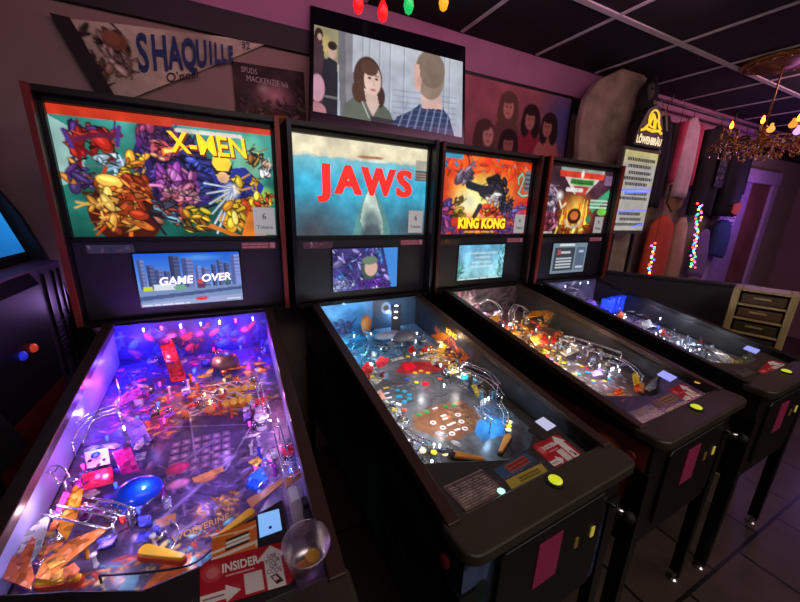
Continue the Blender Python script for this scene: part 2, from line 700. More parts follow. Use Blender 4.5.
def cabinet(k, label, cfg):
    x, y, a = MACH[k]
    root = thing('pinball_machine', label, 'pinball machine', (x, y, 0), a, 'pinball machines side by side along the wall')
    side = [(0.0, 0.50), (0.0, 0.90), (0.06, 0.915), (1.10, 1.106), (1.30, 1.106), (1.30, 0.50)]
    c = MB()
    c.prism(side, 'x', -0.28, -0.2625)
    c.prism(side, 'x', 0.2625, 0.28)
    c.box(-0.2625, 0.2625, 0.0, 0.02, 0.50, 0.90)
    c.box(-0.2625, 0.2625, 1.28, 1.30, 0.50, 1.106)
    c.box(-0.2625, 0.2625, 0.02, 1.28, 0.50, 0.515)
    c.build('cabinet', BLACK, root)
    for s in (-1, 1):
        x0, x1 = (0.256, 0.289) if s > 0 else (-0.289, -0.256)
        rl = MB().prism([(0.045, gz(0.045) - 0.022), (0.045, gz(0.045) + 0.006), (1.108, gz(1.108) + 0.006), (1.108, gz(1.108) - 0.022)], 'x', x0, x1)
        rl.build('side_rail', cfg['rail'], root, bevel=0.003)
        xa = s * 0.2615
        bl = MB().prism([(0.07, 0.86), (0.07, gz(0.07) - 0.024), (1.095, gz(1.095) - 0.024), (1.095, 0.975)], 'x', min(xa, xa - s * 0.0015), max(xa, xa - s * 0.0015))
        bl.build('side_blade', cfg.get('blade', BLADE), root)
        for yy in (0.012, 1.255):
            lg = MB()
            xo = s * 0.283
            t = s * 0.042
            lg.prism([(yy - 0.014, 0.80), (yy + 0.03, 0.80), (yy + 0.022, 0.03), (yy - 0.012, 0.03)], 'x', min(xo, xo + s * 0.006), max(xo, xo + s * 0.006))
            yb = yy - 0.014 if yy < 0.5 else yy + 0.03
            d = -0.006 if yy < 0.5 else 0.006
            z0 = [(xo + s * 0.006, 0.80), (xo - t, 0.80), (xo - t * 0.5, 0.03), (xo + s * 0.006, 0.03)]
            lg.prism(z0, 'y', min(yb, yb + d), max(yb, yb + d))
            l = lg.build('leg', LEGM, root)
            MB().lathe([(0.022, 0.0), (0.022, 0.008), (0.008, 0.016), (0.008, 0.045)], (xo - s * 0.008, yy, 0), 12).build('leg_leveler', STEEL, l)
    # lockdown bar with rounded front corners
    pts = []
    for cx, cy, a0 in ((-0.258, 0.005, 180), (0.258, 0.005, 270)):
        for i in range(7):
            t = R(a0 + 15 * i)
            pts.append((cx + 0.038 * math.cos(t), cy + 0.038 * math.sin(t)))
    pts += [(0.296, 0.062), (-0.296, 0.062)]
    lb = MB().prism(pts, 'z', 0.902, 0.934).build('lockdown_bar', LOCK, root, bevel=0.008, seg=3)
    g = MB().prism([(0.058, gz(0.058) - 0.004), (0.058, gz(0.058) - 0.0005), (1.10, gz(1.10) - 0.0005), (1.10, gz(1.10) - 0.004)], 'x', -0.2605, 0.2605)
    g.build('playfield_glass', GLASS, root)
    bt = MB().lathe([(0.022, 0), (0.022, 0.006), (0.018, 0.008), (0.001, 0.008)], (0.02, 0.026, 0.932), 20)
    bo = bt.build('action_button', RUBBER, root, smooth=False)
    MB().lathe([(0.0165, 0.007), (0.0165, 0.010), (0.012, 0.013), (0.001, 0.0135)], (0.02, 0.026, 0.932), 20).build('button_lens', led_mat('lime', cfg.get('button', (205, 215, 40)), 0.7), bo)
    # coin door
    cd = MB().prism([(-0.165, 0.555), (0.20, 0.555), (0.215, 0.57), (0.215, 0.835), (0.20, 0.85), (-0.165, 0.85), (-0.18, 0.835), (-0.18, 0.57)], 'y', -0.010, 0.0).build('coin_door', mat('coin_door_black', (7, 7, 7), 0.45), root, bevel=0.003)
    MB().box(-0.055, 0.03, -0.0125, -0.0102, 0.675, 0.815).build('door_sticker', mat('magenta_sticker', (150, 40, 82), 0.5, emit=0.06), cd)  # slight glow added to the sticker, which is no lamp
    for sx in (0.095, 0.165):
        MB().box(sx, sx + 0.013, -0.013, -0.0102, 0.72, 0.752).build('coin_slot_light', mat('coin_slot_glow_%d' % int(sx * 1000), (200, 180, 70) if sx > 0.1 else (120, 100, 40), 0.3, emit=0.45 if sx > 0.1 else 0.12), cd)
    if True:
        pr = MB().tube([(0.235, -0.002, 0.80), (0.235, -0.05, 0.80)], 0.007, 10)
        p_ = pr.build('plunger', STEEL, root, smooth=True)
        MB().ball((0.235, -0.06, 0.80), 0.016, 12).build('plunger_knob', RUBBER, p_, smooth=True)
    fb = MB().lathe([(0.016, 0.0), (0.016, 0.006), (0.012, 0.010), (0.001, 0.011)], (0, 0, 0), 16)
    for s in (-1, 1):
        b_ = fb.build('flipper_button', mat('flipper_button_red', (120, 26, 22), 0.5), root)
        b_.location = (s * 0.2795, 0.055, 0.83)
        b_.rotation_euler = (0, s * math.pi / 2, 0)
    # backbox
    bx = MB()
    for s in (-1, 1):
        xa, xb = sorted((s * 0.36, s * 0.344))
        bx.prism([(1.118, 1.130), (1.118, 1.895), (1.30, 1.895), (1.33, 1.130)], 'x', xa, xb)
    bx.box(-0.344, 0.344, 1.118, 1.30, 1.878, 1.895)
    bx.box(-0.344, 0.344, 1.118, 1.30, 1.118, 1.132)
    bx.box(-0.344, 0.344, 1.285, 1.30, 1.132, 1.878)
    bb = bx.build('backbox', BLACK, root)
    for s in (-1, 1):
        xa, xb = sorted((s * 0.3605, s * 0.3435))
        MB().prism([(1.104, 1.130), (1.104, 1.895), (1.117, 1.895), (1.117, 1.130)], 'x', xa, xb).build('side_trim', cfg['trim'], bb)
        h_ = MB().box(s * 0.283 - 0.012, s * 0.283 + 0.012, 1.13, 1.25, 1.1075, 1.1175)
        h_.build('hinge', RAILD, bb)
    fr = MB()
    fr.box(-0.3435, -0.333, 1.150, 1.167, 1.432, 1.877)
    fr.box(0.333, 0.3435, 1.150, 1.167, 1.432, 1.877)
    fr.box(-0.3435, 0.3435, 1.150, 1.167, 1.857, 1.8775)
    fr.box(-0.3435, 0.3435, 1.150, 1.167, 1.424, 1.439)
    fr.build('backglass_frame', BLACK, bb)
    surface('backglass', cfg['backglass'], ARTE, bb, (-0.3345, 1.1675, 1.8555), (0.669, 0, 0), (0, 0.0, -0.4165))
    sp = MB().box(-0.343, 0.343, 1.158, 1.18, 1.134, 1.4235).build('speaker_panel', PANEL, root, bevel=0.003)
    sc = cfg.get('screen_w', 0.3545)
    fb2 = MB()
    zc, hh = 1.2737, 0.1027
    fb2.box(-sc / 2 - 0.006, sc / 2 + 0.006, 1.154, 1.1582, zc - hh - 0.006, zc + hh + 0.006)
    ds = fb2.build('display_bezel', mat('display_black', (8, 8, 10), 0.3), sp)
    surface('display_screen', cfg['display'], ARTS, ds, (-sc / 2, 1.1535, zc + hh), (sc, 0, 0), (0, 0, -2 * hh))
    a1 = Art(40, 8, cfg.get('stl', (70, 70, 110)), seed=k + 3)
    a1.blobs(0.5, 0.5, 0.5, 0.4, cfg.get('stlpal', [(150, 130, 190), (60, 60, 90), (170, 90, 90)]), 10, 0.3, False)
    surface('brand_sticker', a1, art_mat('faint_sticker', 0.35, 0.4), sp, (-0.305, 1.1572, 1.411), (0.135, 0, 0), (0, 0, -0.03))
    a2 = Art(50, 8, (150, 40, 70), seed=k + 9)
    a2.scribble(0.05, 0.1, 0.75, 0.9, 2, (220, 150, 170), 0.2, k)
    a2.rect(0.82, 0.1, 0.97, 0.9, (200, 140, 150))
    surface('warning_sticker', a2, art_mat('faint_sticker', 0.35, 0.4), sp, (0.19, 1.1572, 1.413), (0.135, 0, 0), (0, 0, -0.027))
    # price card taped on the backglass
    pc = cfg.get('card', (0.245, 1.555, 0.085, 0.112))
    MB().box(pc[0], pc[0] + pc[2], 1.1655, 1.1672, pc[1] - pc[3], pc[1]).build('price_card', mat('lit_grey_card', cfg.get('cardc', (150, 150, 150)), 0.8, emit=0.85, vary=0.03), bb)
    ink = mat('card_ink', (40, 36, 40), 0.9)
    text('card_writing', '6', 0.036, (pc[0] + pc[2] * 0.5, 1.165, pc[1] - pc[3] * 0.33), (1, 0, 0), (0, 0, 1), ink, bb)
    text('card_writing', 'Tokens', 0.021, (pc[0] + pc[2] * 0.5, 1.165, pc[1] - pc[3] * 0.72), (1, 0, 0), (0, 0, 1), ink, bb)
    # playfield
    pf = surface('playfield', cfg['field'], ARTD, root, (-0.262, 1.10, pz(1.10)), (0.524, 0, 0), (0, -1.08, -1.08 * SL))
    bp = surface('back_panel', cfg['back'], ARTD, root, (-0.262, 1.098, 1.122), (0.524, 0, 0), (0, 0, -(1.122 - pz(1.1))))
    return root, bb, pf


def post(mb):
    mb.lathe([(0.0055, 0), (0.0055, 0.004), (0.0035, 0.006), (0.0035, 0.026), (0.006, 0.028), (0.006, 0.032), (0.001, 0.034)], (0, 0, 0), 8)


def bulb(mb):
    mb.lathe([(0.0025, 0), (0.0025, 0.008), (0.004, 0.0105), (0.0036, 0.014), (0.001, 0.016)], (0, 0, 0), 8)


def dot(mb):
    mb.lathe([(0.0095, 0), (0.0095, 0.0012), (0.008, 0.0018), (0.0005, 0.0018)], (0, 0, 0), 14)


def ring(mb):
    n = 16
    rings = []
    for r_, z in ((0.0055, 0), (0.0105, 0), (0.0105, 0.0015), (0.0055, 0.0015), (0.0055, 0)):
        rings.append([(r_ * math.cos(2 * math.pi * i / n), r_ * math.sin(2 * math.pi * i / n), z) for i in range(n)])
    mb.loft(rings, cap=False)


def bar(mb):
    mb.prism([(-0.011, -0.004), (0.007, -0.004), (0.012, 0), (0.007, 0.004), (-0.011, 0.004)], 'z', 0, 0.0015)


def coil(mb):
    pts = [(0.008 * math.cos(t * 0.9), 0.008 * math.sin(t * 0.9), 0.0013 * t) for t in range(0, 30)]
    mb.tube(pts, 0.0013, 5)


def bracket(mb):
    mb.box(-0.011, 0.011, -0.003, 0.003, 0, 0.022)
    mb.box(-0.011, 0.011, -0.003, 0.012, 0.02, 0.023)


def target(mb):
    mb.box(-0.012, 0.012, -0.003, 0.003, 0.002, 0.03)
    mb.lathe([(0.009, 0.0), (0.009, 0.003)], (0, -0.003, 0.014), 10)


def plate_fn(seed):
    def fn(mb):
        rg = random.Random(seed)
        n = rg.choice((4, 5, 6))
        L, Wd = rg.uniform(0.016, 0.032), rg.uniform(0.008, 0.018)
        pts = [(L * math.cos(2 * math.pi * i / n + 0.3) * rg.uniform(0.7, 1.1), Wd * math.sin(2 * math.pi * i / n + 0.3) * rg.uniform(0.7, 1.1)) for i in range(n)]
        mb.prism(pts, 'z', 0.0, 0.0025)
    return fn


def pmat(c, clear=0.25, em=0.0, pr=True):
    return plastic_mat('plastic_%d_%d_%d_%d_%d_%d' % (*c, int(clear * 100), int(em * 100), pr), c, clear, em, pr)


def scatter(root, seed, zones, dens=1.3):
    """small playfield fittings: posts, raised plastics, lamps, brackets, springs. zones: (x0,x1,y0,y1,count,palette,lamps)"""
    rg = random.Random(seed)
    for x0, x1, y0, y1, n, pal, lamps in zones:
        for i in range(int(n * dens)):
            x, y = rg.uniform(x0, x1), rg.uniform(y0, y1)
            c = rg.choice(pal)
            q = rg.random()
            z = pz(y) + 0.001
            if q < 0.40:
                sd = rg.randrange(9)
                hz = rg.uniform(0.022, 0.045)
                part('plastic', 'plate%d' % sd, plate_fn(sd), pmat(c, 0.15), root, (x, y, z + hz), rg.uniform(0, 6.28))
            elif q < 0.60:
                part('post', 'post', post, pmat(c, 0.3), root, (x, y, z))
            elif q < 0.68:
                part('spring', 'coil', coil, STEEL, root, (x, y, z), rg.uniform(0, 6))
            elif q < 0.78:
                part('bracket', 'bracket', bracket, STEEL, root, (x, y, z), rg.uniform(0, 6))
            elif q < 0.86:
                part('target', 'target', target, pmat(c, 0.0), root, (x, y, z), rg.uniform(-0.8, 0.8))
            elif lamps:
                part('lamp', 'bulb', bulb, LED[rg.choice(lamps)], root, (x, y, z + 0.004))
            else:
                part('post', 'post', post, STEEL, root, (x, y, z))


def flipper(root, p, tip, col, rubber):
    """bat from the pivot p to the tip, standing on the playfield"""
    p, t = Vector((p[0], p[1], 0)), Vector((tip[0], tip[1], 0))
    d = (t - p)
    L = d.length
    d.normalize()
    nrm = Vector((-d.y, d.x, 0))
    for nm, g, z0, z1, m in (('flipper', 0.0, 0.006, 0.026, col), ('flipper_rubber', 0.0025, 0.009, 0.02, rubber)):
        r0, r1 = 0.0115 + g, 0.006 + g
        pts = []
        a0 = math.atan2(nrm.y, nrm.x)
        for i in range(9):
            a = a0 + math.pi * i / 8
            pts.append((p.x + r0 * math.cos(a), p.y + r0 * math.sin(a)))
        for i in range(9):
            a = a0 + math.pi + math.pi * i / 8
            pts.append((t.x + r1 * math.cos(a), t.y + r1 * math.sin(a)))
        zb = pz(p.y)
        o = MB().prism(pts, 'z', zb + z0, zb + z1).build(nm, m, root if nm == 'flipper' else prev, bevel=0.002 if nm == 'flipper' else 0)
        prev = o


def wire_ramp(root, pts, gap=0.018, r=0.0022, m=None, n=2, supports=True):
    """parallel rails bent through pts (local x, y, z)"""
    mb = MB()
    P = [Vector(p) for p in pts]
    fine = []
    for i in range(len(P) - 1):
        a, b, c, d = P[max(i - 1, 0)], P[i], P[i + 1], P[min(i + 2, len(P) - 1)]
        for s in range(5):
            t = s / 5
            fine.append(0.5 * ((2 * b) + (c - a) * t + (2 * a - 5 * b + 4 * c - d) * t * t + (3 * b - a - 3 * c + d) * t ** 3))
    fine.append(P[-1])
    for k in range(n):
        off = (k - (n - 1) / 2) * gap
        q = []
        for i, p in enumerate(fine):
            tg = fine[min(i + 1, len(fine) - 1)] - fine[max(i - 1, 0)]
            nr = Vector((-tg.y, tg.x, 0))
            if nr.length < 1e-6:
                nr = Vector((1, 0, 0))
            nr.normalize()
            q.append(p + nr * off)
        mb.tube(q, r, 6)
    if supports and n > 1:
        for i in range(2, len(fine), 4):
            tg = fine[min(i + 1, len(fine) - 1)] - fine[i - 1]
            nr = Vector((-tg.y, tg.x, 0)).normalized()
            p = fine[i]
            mb.tube([p + nr * gap * (n - 1) / 2, p + Vector((0, 0, -0.008)), p - nr * gap * (n - 1) / 2], r * 0.8, 5)
    # feet
    for p in (fine[0], fine[-1]):
        z = pz(p.y)
        if p.z - z > 0.01:
            mb.tube([(p.x, p.y, p.z), (p.x, p.y, z + 0.001)], r, 6)
    return mb.build('wire_ramp', m or WIRE, root, smooth=True)


def bumper(root, p, cap, rad=0.026):
    z = pz(p[1])
    b = MB().lathe([(rad * 0.75, 0.0), (rad * 0.75, 0.018), (rad * 0.55, 0.02), (rad * 0.55, 0.036)], (p[0], p[1], z), 18).build('bumper', WHITE, root, smooth=False)
    MB().lathe([(rad * 1.05, 0.020), (rad * 1.1, 0.023), (rad * 1.05, 0.026)], (p[0], p[1], z), 18).build('bumper_ring', STEEL, b, smooth=True)
    MB().lathe([(rad, 0.0365), (rad, 0.044), (rad * 0.8, 0.049), (0.001, 0.051)], (p[0], p[1], z), 20).build('bumper_cap', cap, b, smooth=True)


def apron(root, m, y1=0.195, mid=0.15):
    """plate across the front of the playfield with the ball drain notch in the middle"""
    z = lambda y: gz(y) - 0.012
    ap = MB()
    pts = [(-0.26, 0.064), (0.205, 0.064), (0.205, y1 + 0.04), (0.135, y1 + 0.02), (0.06, mid), (-0.03, mid - 0.005), (-0.13, y1), (-0.26, y1 + 0.045)]
    ap.prism(pts, 'z', 0.0, 1.0)
    n_ = len(ap.v) // 2
    ap.v = [(x, y, max(pz(y) + 0.0005, z(y) - 0.075)) if i < n_ else (x, y, z(y)) for i, (x, y, _z) in enumerate(ap.v)]
    return ap.build('apron', m, root, bevel=0.003)


def card(name, pts, art, m, parent, rnd=0.0):
    """flat printed card with four corners: top-left, top-right, bottom-right, bottom-left (local)"""
    tl, tr, br, bl = [Vector(p) for p in pts]
    return surface(name, art, m, parent, tl, tr - tl, bl - tl, rnd)

# ---------------------------------------------------------------- pictures on the first machine (comic colours, orange and yellow)
FLESH = [(235, 150, 60), (215, 90, 30), (170, 60, 20), (250, 200, 70), (120, 40, 20)]


def art_comic():
    A = Art(230, 144, (40, 95, 90), asp=1.6, seed=5)
    A.vgrad((60, 150, 140), (20, 85, 75), 0, 1)
    A.noise(0.5, 5, 3)
    A.poly([(0, 0.08), (0.12, 0.2), (0.1, 0.5), (0, 0.6)], (150, 190, 185))
    A.ell(0.86, 0.30, 0.13, 0.28, (120, 190, 160), soft=0.6)
    A.ell(0.92, 0.62, 0.1, 0.12, (140, 200, 90), soft=0.5)
    # dark purple and indigo masses behind the middle
    A.ell(0.47, 0.42, 0.17, 0.34, (46, 34, 92))
    A.ell(0.60, 0.48, 0.12, 0.2, (38, 42, 110))
    A.ell(0.43, 0.20, 0.10, 0.17, (96, 40, 120))
    A.ell(0.43, 0.14, 0.085, 0.10, (58, 30, 84))
    A.ell(0.44, 0.27, 0.055, 0.10, (190, 70, 110))
    A.poly([(0.44, 0.25), (0.62, 0.20), (0.44, 0.31)], (255, 120, 40))
    A.poly([(0.45, 0.26), (0.55, 0.24), (0.45, 0.29)], (255, 230, 120))
    A.blobs(0.50, 0.42, 0.13, 0.30, [(58, 42, 120), (40, 34, 96), (84, 60, 150), (30, 26, 70)], 40, 0.09)
    A.blobs(0.62, 0.46, 0.08, 0.14, [(44, 52, 140), (66, 80, 180), (34, 34, 90)], 26, 0.08)
    A.blobs(0.43, 0.16, 0.08, 0.11, [(96, 44, 120), (70, 34, 96), (124, 60, 150), (160, 60, 110)], 26, 0.06)
    A.ell(0.435, 0.27, 0.045, 0.085, (200, 84, 104))
    A.blobs(0.435, 0.27, 0.04, 0.07, [(225, 120, 120), (180, 60, 90), (240, 150, 120)], 10, 0.035)
    A.poly([(0.44, 0.25), (0.60, 0.20), (0.44, 0.31)], (255, 120, 40))
    A.poly([(0.45, 0.26), (0.55, 0.24), (0.45, 0.29)], (255, 230, 120))
    # red tumbling shapes upper left
    A.blobs(0.15, 0.24, 0.09, 0.10, [(190, 40, 30), (150, 24, 30), (70, 40, 110), (210, 70, 40)], 26, 0.075)
    A.line([(0.06, 0.26), (0.16, 0.20), (0.27, 0.18)], 0.04, (110, 30, 60))
    A.line([(0.05, 0.18), (0.07, 0.30)], 0.03, (80, 50, 130))
    A.line([(0.27, 0.12), (0.25, 0.26)], 0.03, (80, 50, 130))
    # pale blue and gold middle left
    A.blobs(0.22, 0.43, 0.06, 0.10, [(190, 215, 230), (150, 180, 210), (235, 240, 250)], 16, 0.06)
    A.blobs(0.08, 0.50, 0.05, 0.10, [(110, 60, 150), (220, 130, 50), (70, 50, 110)], 16, 0.06)
    A.blobs(0.31, 0.45, 0.05, 0.14, [(250, 200, 60), (235, 160, 50), (200, 110, 40)], 18, 0.055)
    # big orange heap lower left
    A.ell(0.24, 0.80, 0.16, 0.26, (70, 22, 14))
    A.blobs(0.24, 0.74, 0.12, 0.20, [(190, 70, 24), (225, 110, 40), (150, 46, 20), (245, 170, 70)], 46, 0.09)
    A.blobs(0.14, 0.78, 0.05, 0.14, [(240, 190, 90), (225, 150, 60)], 12, 0.07)
    A.ell(0.30, 0.60, 0.06, 0.10, (170, 56, 24))
    A.ell(0.31, 0.57, 0.04, 0.05, (225, 110, 50))
    # pink and violet centre
    A.ell(0.49, 0.54, 0.10, 0.13, (150, 60, 150))
    A.ell(0.47, 0.50, 0.07, 0.07, (190, 100, 190))
    A.ell(0.51, 0.63, 0.08, 0.07, (235, 150, 175), rot=0.3)
    A.blobs(0.48, 0.52, 0.09, 0.11, [(150, 60, 160), (190, 110, 190), (120, 50, 130), (220, 130, 190)], 30, 0.065)
    A.blobs(0.51, 0.63, 0.07, 0.06, [(240, 160, 180), (215, 120, 160), (250, 190, 190)], 20, 0.055)
    A.blobs(0.44, 0.78, 0.07, 0.10, [(150, 60, 50), (190, 110, 90), (60, 60, 80), (120, 170, 190)], 22, 0.06)
    A.blobs(0.56, 0.84, 0.05, 0.10, [(250, 210, 50), (235, 170, 40), (90, 60, 30)], 18, 0.055)
    # blue and yellow heap right of centre with silver streaks
    A.poly([(0.66, 0.40), (0.84, 0.36), (0.94, 0.52), (0.90, 0.66), (0.80, 0.80), (0.70, 0.66)], (40, 52, 150))
    A.blobs(0.80, 0.58, 0.10, 0.14, [(60, 80, 200), (250, 205, 60), (235, 165, 70), (40, 50, 150)], 34, 0.075)
    A.blobs(0.84, 0.80, 0.08, 0.12, [(225, 80, 30), (250, 200, 50), (240, 150, 40)], 26, 0.08)
    A.ell(0.72, 0.36, 0.05, 0.12, (250, 205, 60))
    A.poly([(0.655, 0.30), (0.69, 0.40), (0.75, 0.40), (0.785, 0.30), (0.76, 0.44), (0.68, 0.44)], (30, 30, 60))
    A.ell(0.72, 0.46, 0.03, 0.05, (240, 185, 140))
    A.poly([(0.67, 0.84), (0.76, 0.66), (0.80, 0.86), (0.74, 0.98)], (235, 170, 40))
    A.ell(0.755, 0.58, 0.055, 0.10, (240, 245, 255), soft=0.7)
    for i in range(6):
        t = i / 5
        A.line([(0.76, 0.55 + 0.05 * t), (0.62 + 0.04 * t, 0.52 + 0.09 * i)], 0.022, (60, 70, 110))
        A.line([(0.76, 0.55 + 0.05 * t), (0.62 + 0.04 * t, 0.52 + 0.09 * i)], 0.014, (215, 225, 245))
    A.blobs(0.76, 0.80, 0.05, 0.10, [(240, 190, 50), (225, 140, 40), (250, 220, 110)], 20, 0.06)
    A.blobs(0.30, 0.58, 0.05, 0.08, [(190, 70, 28), (225, 120, 50), (140, 44, 20)], 16, 0.05)
    # small ones at the right
    A.blobs(0.90, 0.26, 0.03, 0.08, [(230, 190, 60), (60, 60, 50), (200, 120, 60)], 12, 0.045)
    A.blobs(0.955, 0.32, 0.03, 0.10, [(220, 220, 220), (60, 60, 70), (200, 160, 130)], 12, 0.05)
    A.blobs(0.93, 0.66, 0.05, 0.06, [(240, 200, 60), (200, 60, 40), (230, 130, 50)], 16, 0.045)
    A.poly([(0.79, 1.0), (0.84, 0.76), (0.90, 0.80), (0.93, 1.0)], (220, 120, 40))
    A.poly([(0.63, 0.88), (0.80, 1.0), (0.74, 1.0), (0.61, 0.91)], (200, 110, 40))
    A.line([(0.40, 0.98), (0.34, 0.80), (0.46, 0.86)], 0.02, (30, 24, 40))
    A.rect(0, 0, 1, 0.055, (196, 50, 28))
    A.rect(0, 0.0, 0.5, 0.075, (205, 56, 30))
    A.scribble(0.52, 0.075, 0.83, 0.115, 1, (225, 220, 210), 0.035, 4)
    A.noise(0.22, 14, 2)
    return A


def art_city():
    A = Art(150, 86, (60, 130, 225), seed=7)
    A.vgrad((30, 95, 215), (130, 175, 235), 0, 0.75)
    A.ell(0.6, 0.1, 0.25, 0.08, (90, 150, 235), soft=0.8)
    rg = np.random.RandomState(3)
    for u, wd, top, c in ((0.03, 0.06, 0.12, 150), (0.10, 0.07, 0.22, 120), (0.17, 0.07, 0.30, 140), (0.25, 0.05, 0.34, 110), (0.31, 0.09, 0.06, 105), (0.42, 0.11, 0.10, 150),
                          (0.54, 0.06, 0.26, 170), (0.60, 0.08, 0.30, 150), (0.70, 0.05, 0.24, 110), (0.76, 0.06, 0.16, 130), (0.83, 0.06, 0.22, 120), (0.90, 0.10, 0.06, 175)):
        A.rect(u, top, u + wd, 0.7, (c * 0.75, c * 0.85, c * 1.25))
        A.rect(u, top, u + wd * 0.4, 0.7, (c * 0.5, c * 0.58, c * 0.95))
        for i in range(6):
            A.rect(u, top + 0.05 + i * 0.07, u + wd, top + 0.07 + i * 0.07, (c * 0.45, c * 0.5, c * 0.85), 0.6)
    A.rect(0, 0.66, 1, 1, (120, 145, 190))
    A.poly([(0, 0.80), (1, 0.70), (1, 0.76), (0, 0.88)], (70, 90, 140))
    A.poly([(0, 0.92), (1, 0.86), (1, 0.98), (0, 1.0)], (150, 165, 205))
    A.rect(0.14, 0.58, 0.34, 0.70, (215, 225, 235))
    A.rect(0.05, 0.62, 0.13, 0.70, (200, 215, 60))
    A.ell(0.38, 0.66, 0.06, 0.05, (110, 170, 140))
    A.ell(0.85, 0.55, 0.05, 0.08, (60, 110, 110))
    A.rect(0.55, 0.60, 0.62, 0.70, (110, 60, 90))
    A.ell(0.575, 0.56, 0.025, 0.04, (225, 70, 50))
    A.ell(0.575, 0.90, 0.06, 0.035, (225, 50, 40))
    A.scribble(0.02, 0.95, 0.45, 0.99, 1, (235, 240, 250), 0.02, 2)
    A.scribble(0.83, 0.93, 0.97, 0.96, 1, (235, 240, 250), 0.02, 3)
    return A


def field_comic():
    A = PA(210, (104, 88, 126), 11)
    A.noise(0.35, 6, 4)
    P = A
    # blue back, magenta left flank
    P.area([(-0.262, 1.1), (0.262, 1.1), (0.262, 0.93), (0.0, 0.88), (-0.262, 0.9)], (70, 70, 170))
    P.clutter((0.0, 0.98), 0.25, 0.10, [(60, 60, 190), (40, 40, 130), (110, 60, 170), (160, 60, 110), (90, 120, 200)], 60, 0.03)
    P.clutter((-0.15, 0.78), 0.10, 0.16, [(190, 60, 150), (150, 70, 190), (110, 60, 170), (220, 110, 170)], 60, 0.028)
    P.clutter((0.03, 0.74), 0.16, 0.13, [(225, 120, 60), (240, 180, 70), (170, 80, 60), (215, 90, 90), (110, 60, 90)], 90, 0.028)
    P.clutter((0.16, 0.80), 0.09, 0.12, [(240, 190, 80), (150, 110, 170), (230, 140, 90), (120, 80, 150)], 50, 0.026)
    # pale streaks fanning out of the yellow pair
    for i in range(7):
        P.path([(0.128,0.764,0.929), (0.02 - 0.006 * i, 0.84 - 0.022 * i)], 0.006, (225, 225, 215))
    P.spot((0.135,0.803,0.933), 0.045, (240, 200, 60), 0.6)
    P.spot((0.127,0.742,0.926), 0.05, (225, 150, 50), 0.6)
    P.clutter((0.134,0.768,0.929), 0.04, 0.03, [(250, 215, 80), (225, 160, 50), (90, 50, 40)], 14, 0.016)
    # dark violet middle with panels of printed wording
    mid = [(-0.070,0.573,0.906), (-0.010,0.714,0.923), (0.183,0.654,0.916), (0.174,0.426,0.889), (0.066,0.324,0.877), (-0.022,0.270,0.870), (-0.108,0.337,0.878)]
    P.area(mid, (84, 68, 108))
    P.clutter((0.02, 0.42), 0.12, 0.13, [(92, 76, 120), (116, 96, 146), (80, 62, 104), (130, 100, 130)], 80, 0.03, False)
    rg = np.random.RandomState(8)
    for j in range(5):
        for i in range(6):
            q = (-0.035 + i * 0.025, 0.60 - j * 0.026)
            P.area([(q[0] - 0.009, q[1] - 0.009), (q[0] + 0.009, q[1] - 0.009), (q[0] + 0.009, q[1] + 0.009), (q[0] - 0.009, q[1] + 0.009)], (150, 110, 150))
            P.spot(q, 0.005, (210, 170, 190))
    P.path([(-0.009,0.704,0.922), (0.017,0.522,0.900)], 0.003, (190, 180, 215))
    P.path([(0.183,0.654,0.916), (0.087,0.460,0.893)], 0.003, (190, 180, 215))
    P.path([(-0.136,0.705,0.922), (0.184,0.605,0.910)], 0.003, (170, 160, 200))
    for a, b in (((-0.040,0.510,0.899), (0.061,0.581,0.907)), ((-0.043,0.368,0.882), (0.112,0.504,0.898)), ((-0.010,0.319,0.876), (0.172,0.401,0.886))):
        P.path([a, b], 0.012, (130, 112, 160))
        P.path([a, b], 0.002, (190, 170, 205))
    for q, c, e in (((-0.018,0.457,0.892), (190, 120, 150), 0.6), ((0.148,0.404,0.886), (90, 70, 120), 0.7), ((-0.023,0.510,0.899), (220, 60, 110), 0.7), ((0.043,0.451,0.892), (170, 110, 70), 0.5)):
        P.spot(q, 0.026, c, e)
        P.spot(q, 0.019, tuple(min(255, v * 1.3) for v in c), e)
    P.area([(0.012,0.464,0.893), (0.080,0.477,0.895), (0.084,0.458,0.893), (0.017,0.446,0.891)], (225, 160, 90))
    P.area([(-0.053,0.372,0.882), (-0.014,0.376,0.883), (-0.011,0.350,0.880), (-0.045,0.349,0.880)], (190, 120, 70))
    P.clutter((0.066,0.336,0.878), 0.05, 0.05, [(190, 120, 60), (235, 180, 80), (120, 80, 110), (160, 90, 70)], 34, 0.018)
    # lower comic strip: orange and cyan
    P.clutter((-0.06, 0.22), 0.16, 0.09, [(225, 120, 60), (90, 170, 190), (235, 200, 120), (190, 70, 60), (70, 60, 120), (150, 210, 215)], 110, 0.022)
    P.area([(-0.066,0.212,0.863), (-0.022,0.266,0.870), (0.025,0.267,0.870), (0.023,0.239,0.867), (-0.024,0.214,0.864), (-0.037,0.200,0.862)], (235, 130, 60))
    P.area([(-0.101,0.227,0.865), (-0.082,0.266,0.870), (-0.060,0.266,0.870), (-0.066,0.233,0.866), (-0.078,0.217,0.864)], (110, 180, 200))
    P.clutter((-0.22, 0.42), 0.03, 0.16, [(225, 130, 50), (190, 70, 130), (240, 190, 70), (120, 60, 150)], 40, 0.02)
    P.clutter((0.20, 0.50), 0.05, 0.20, [(120, 110, 160), (160, 110, 150), (90, 90, 150), (200, 170, 200)], 50, 0.02)
    # shooter lane
    P.area([(0.215, 0.7), (0.262, 0.7), (0.262, 0.02), (0.215, 0.02)], (150, 130, 150))
    P.noise(0.3, 30, 2)
    return A


def back_comic():
    A = Art(140, 42, (40, 40, 150), seed=3)
    A.noise(0.5, 6, 3)
    A.blobs(0.5, 0.6, 0.5, 0.4, [(50, 60, 190), (110, 60, 170), (160, 60, 100), (60, 110, 190)], 70, 0.16)
    return A


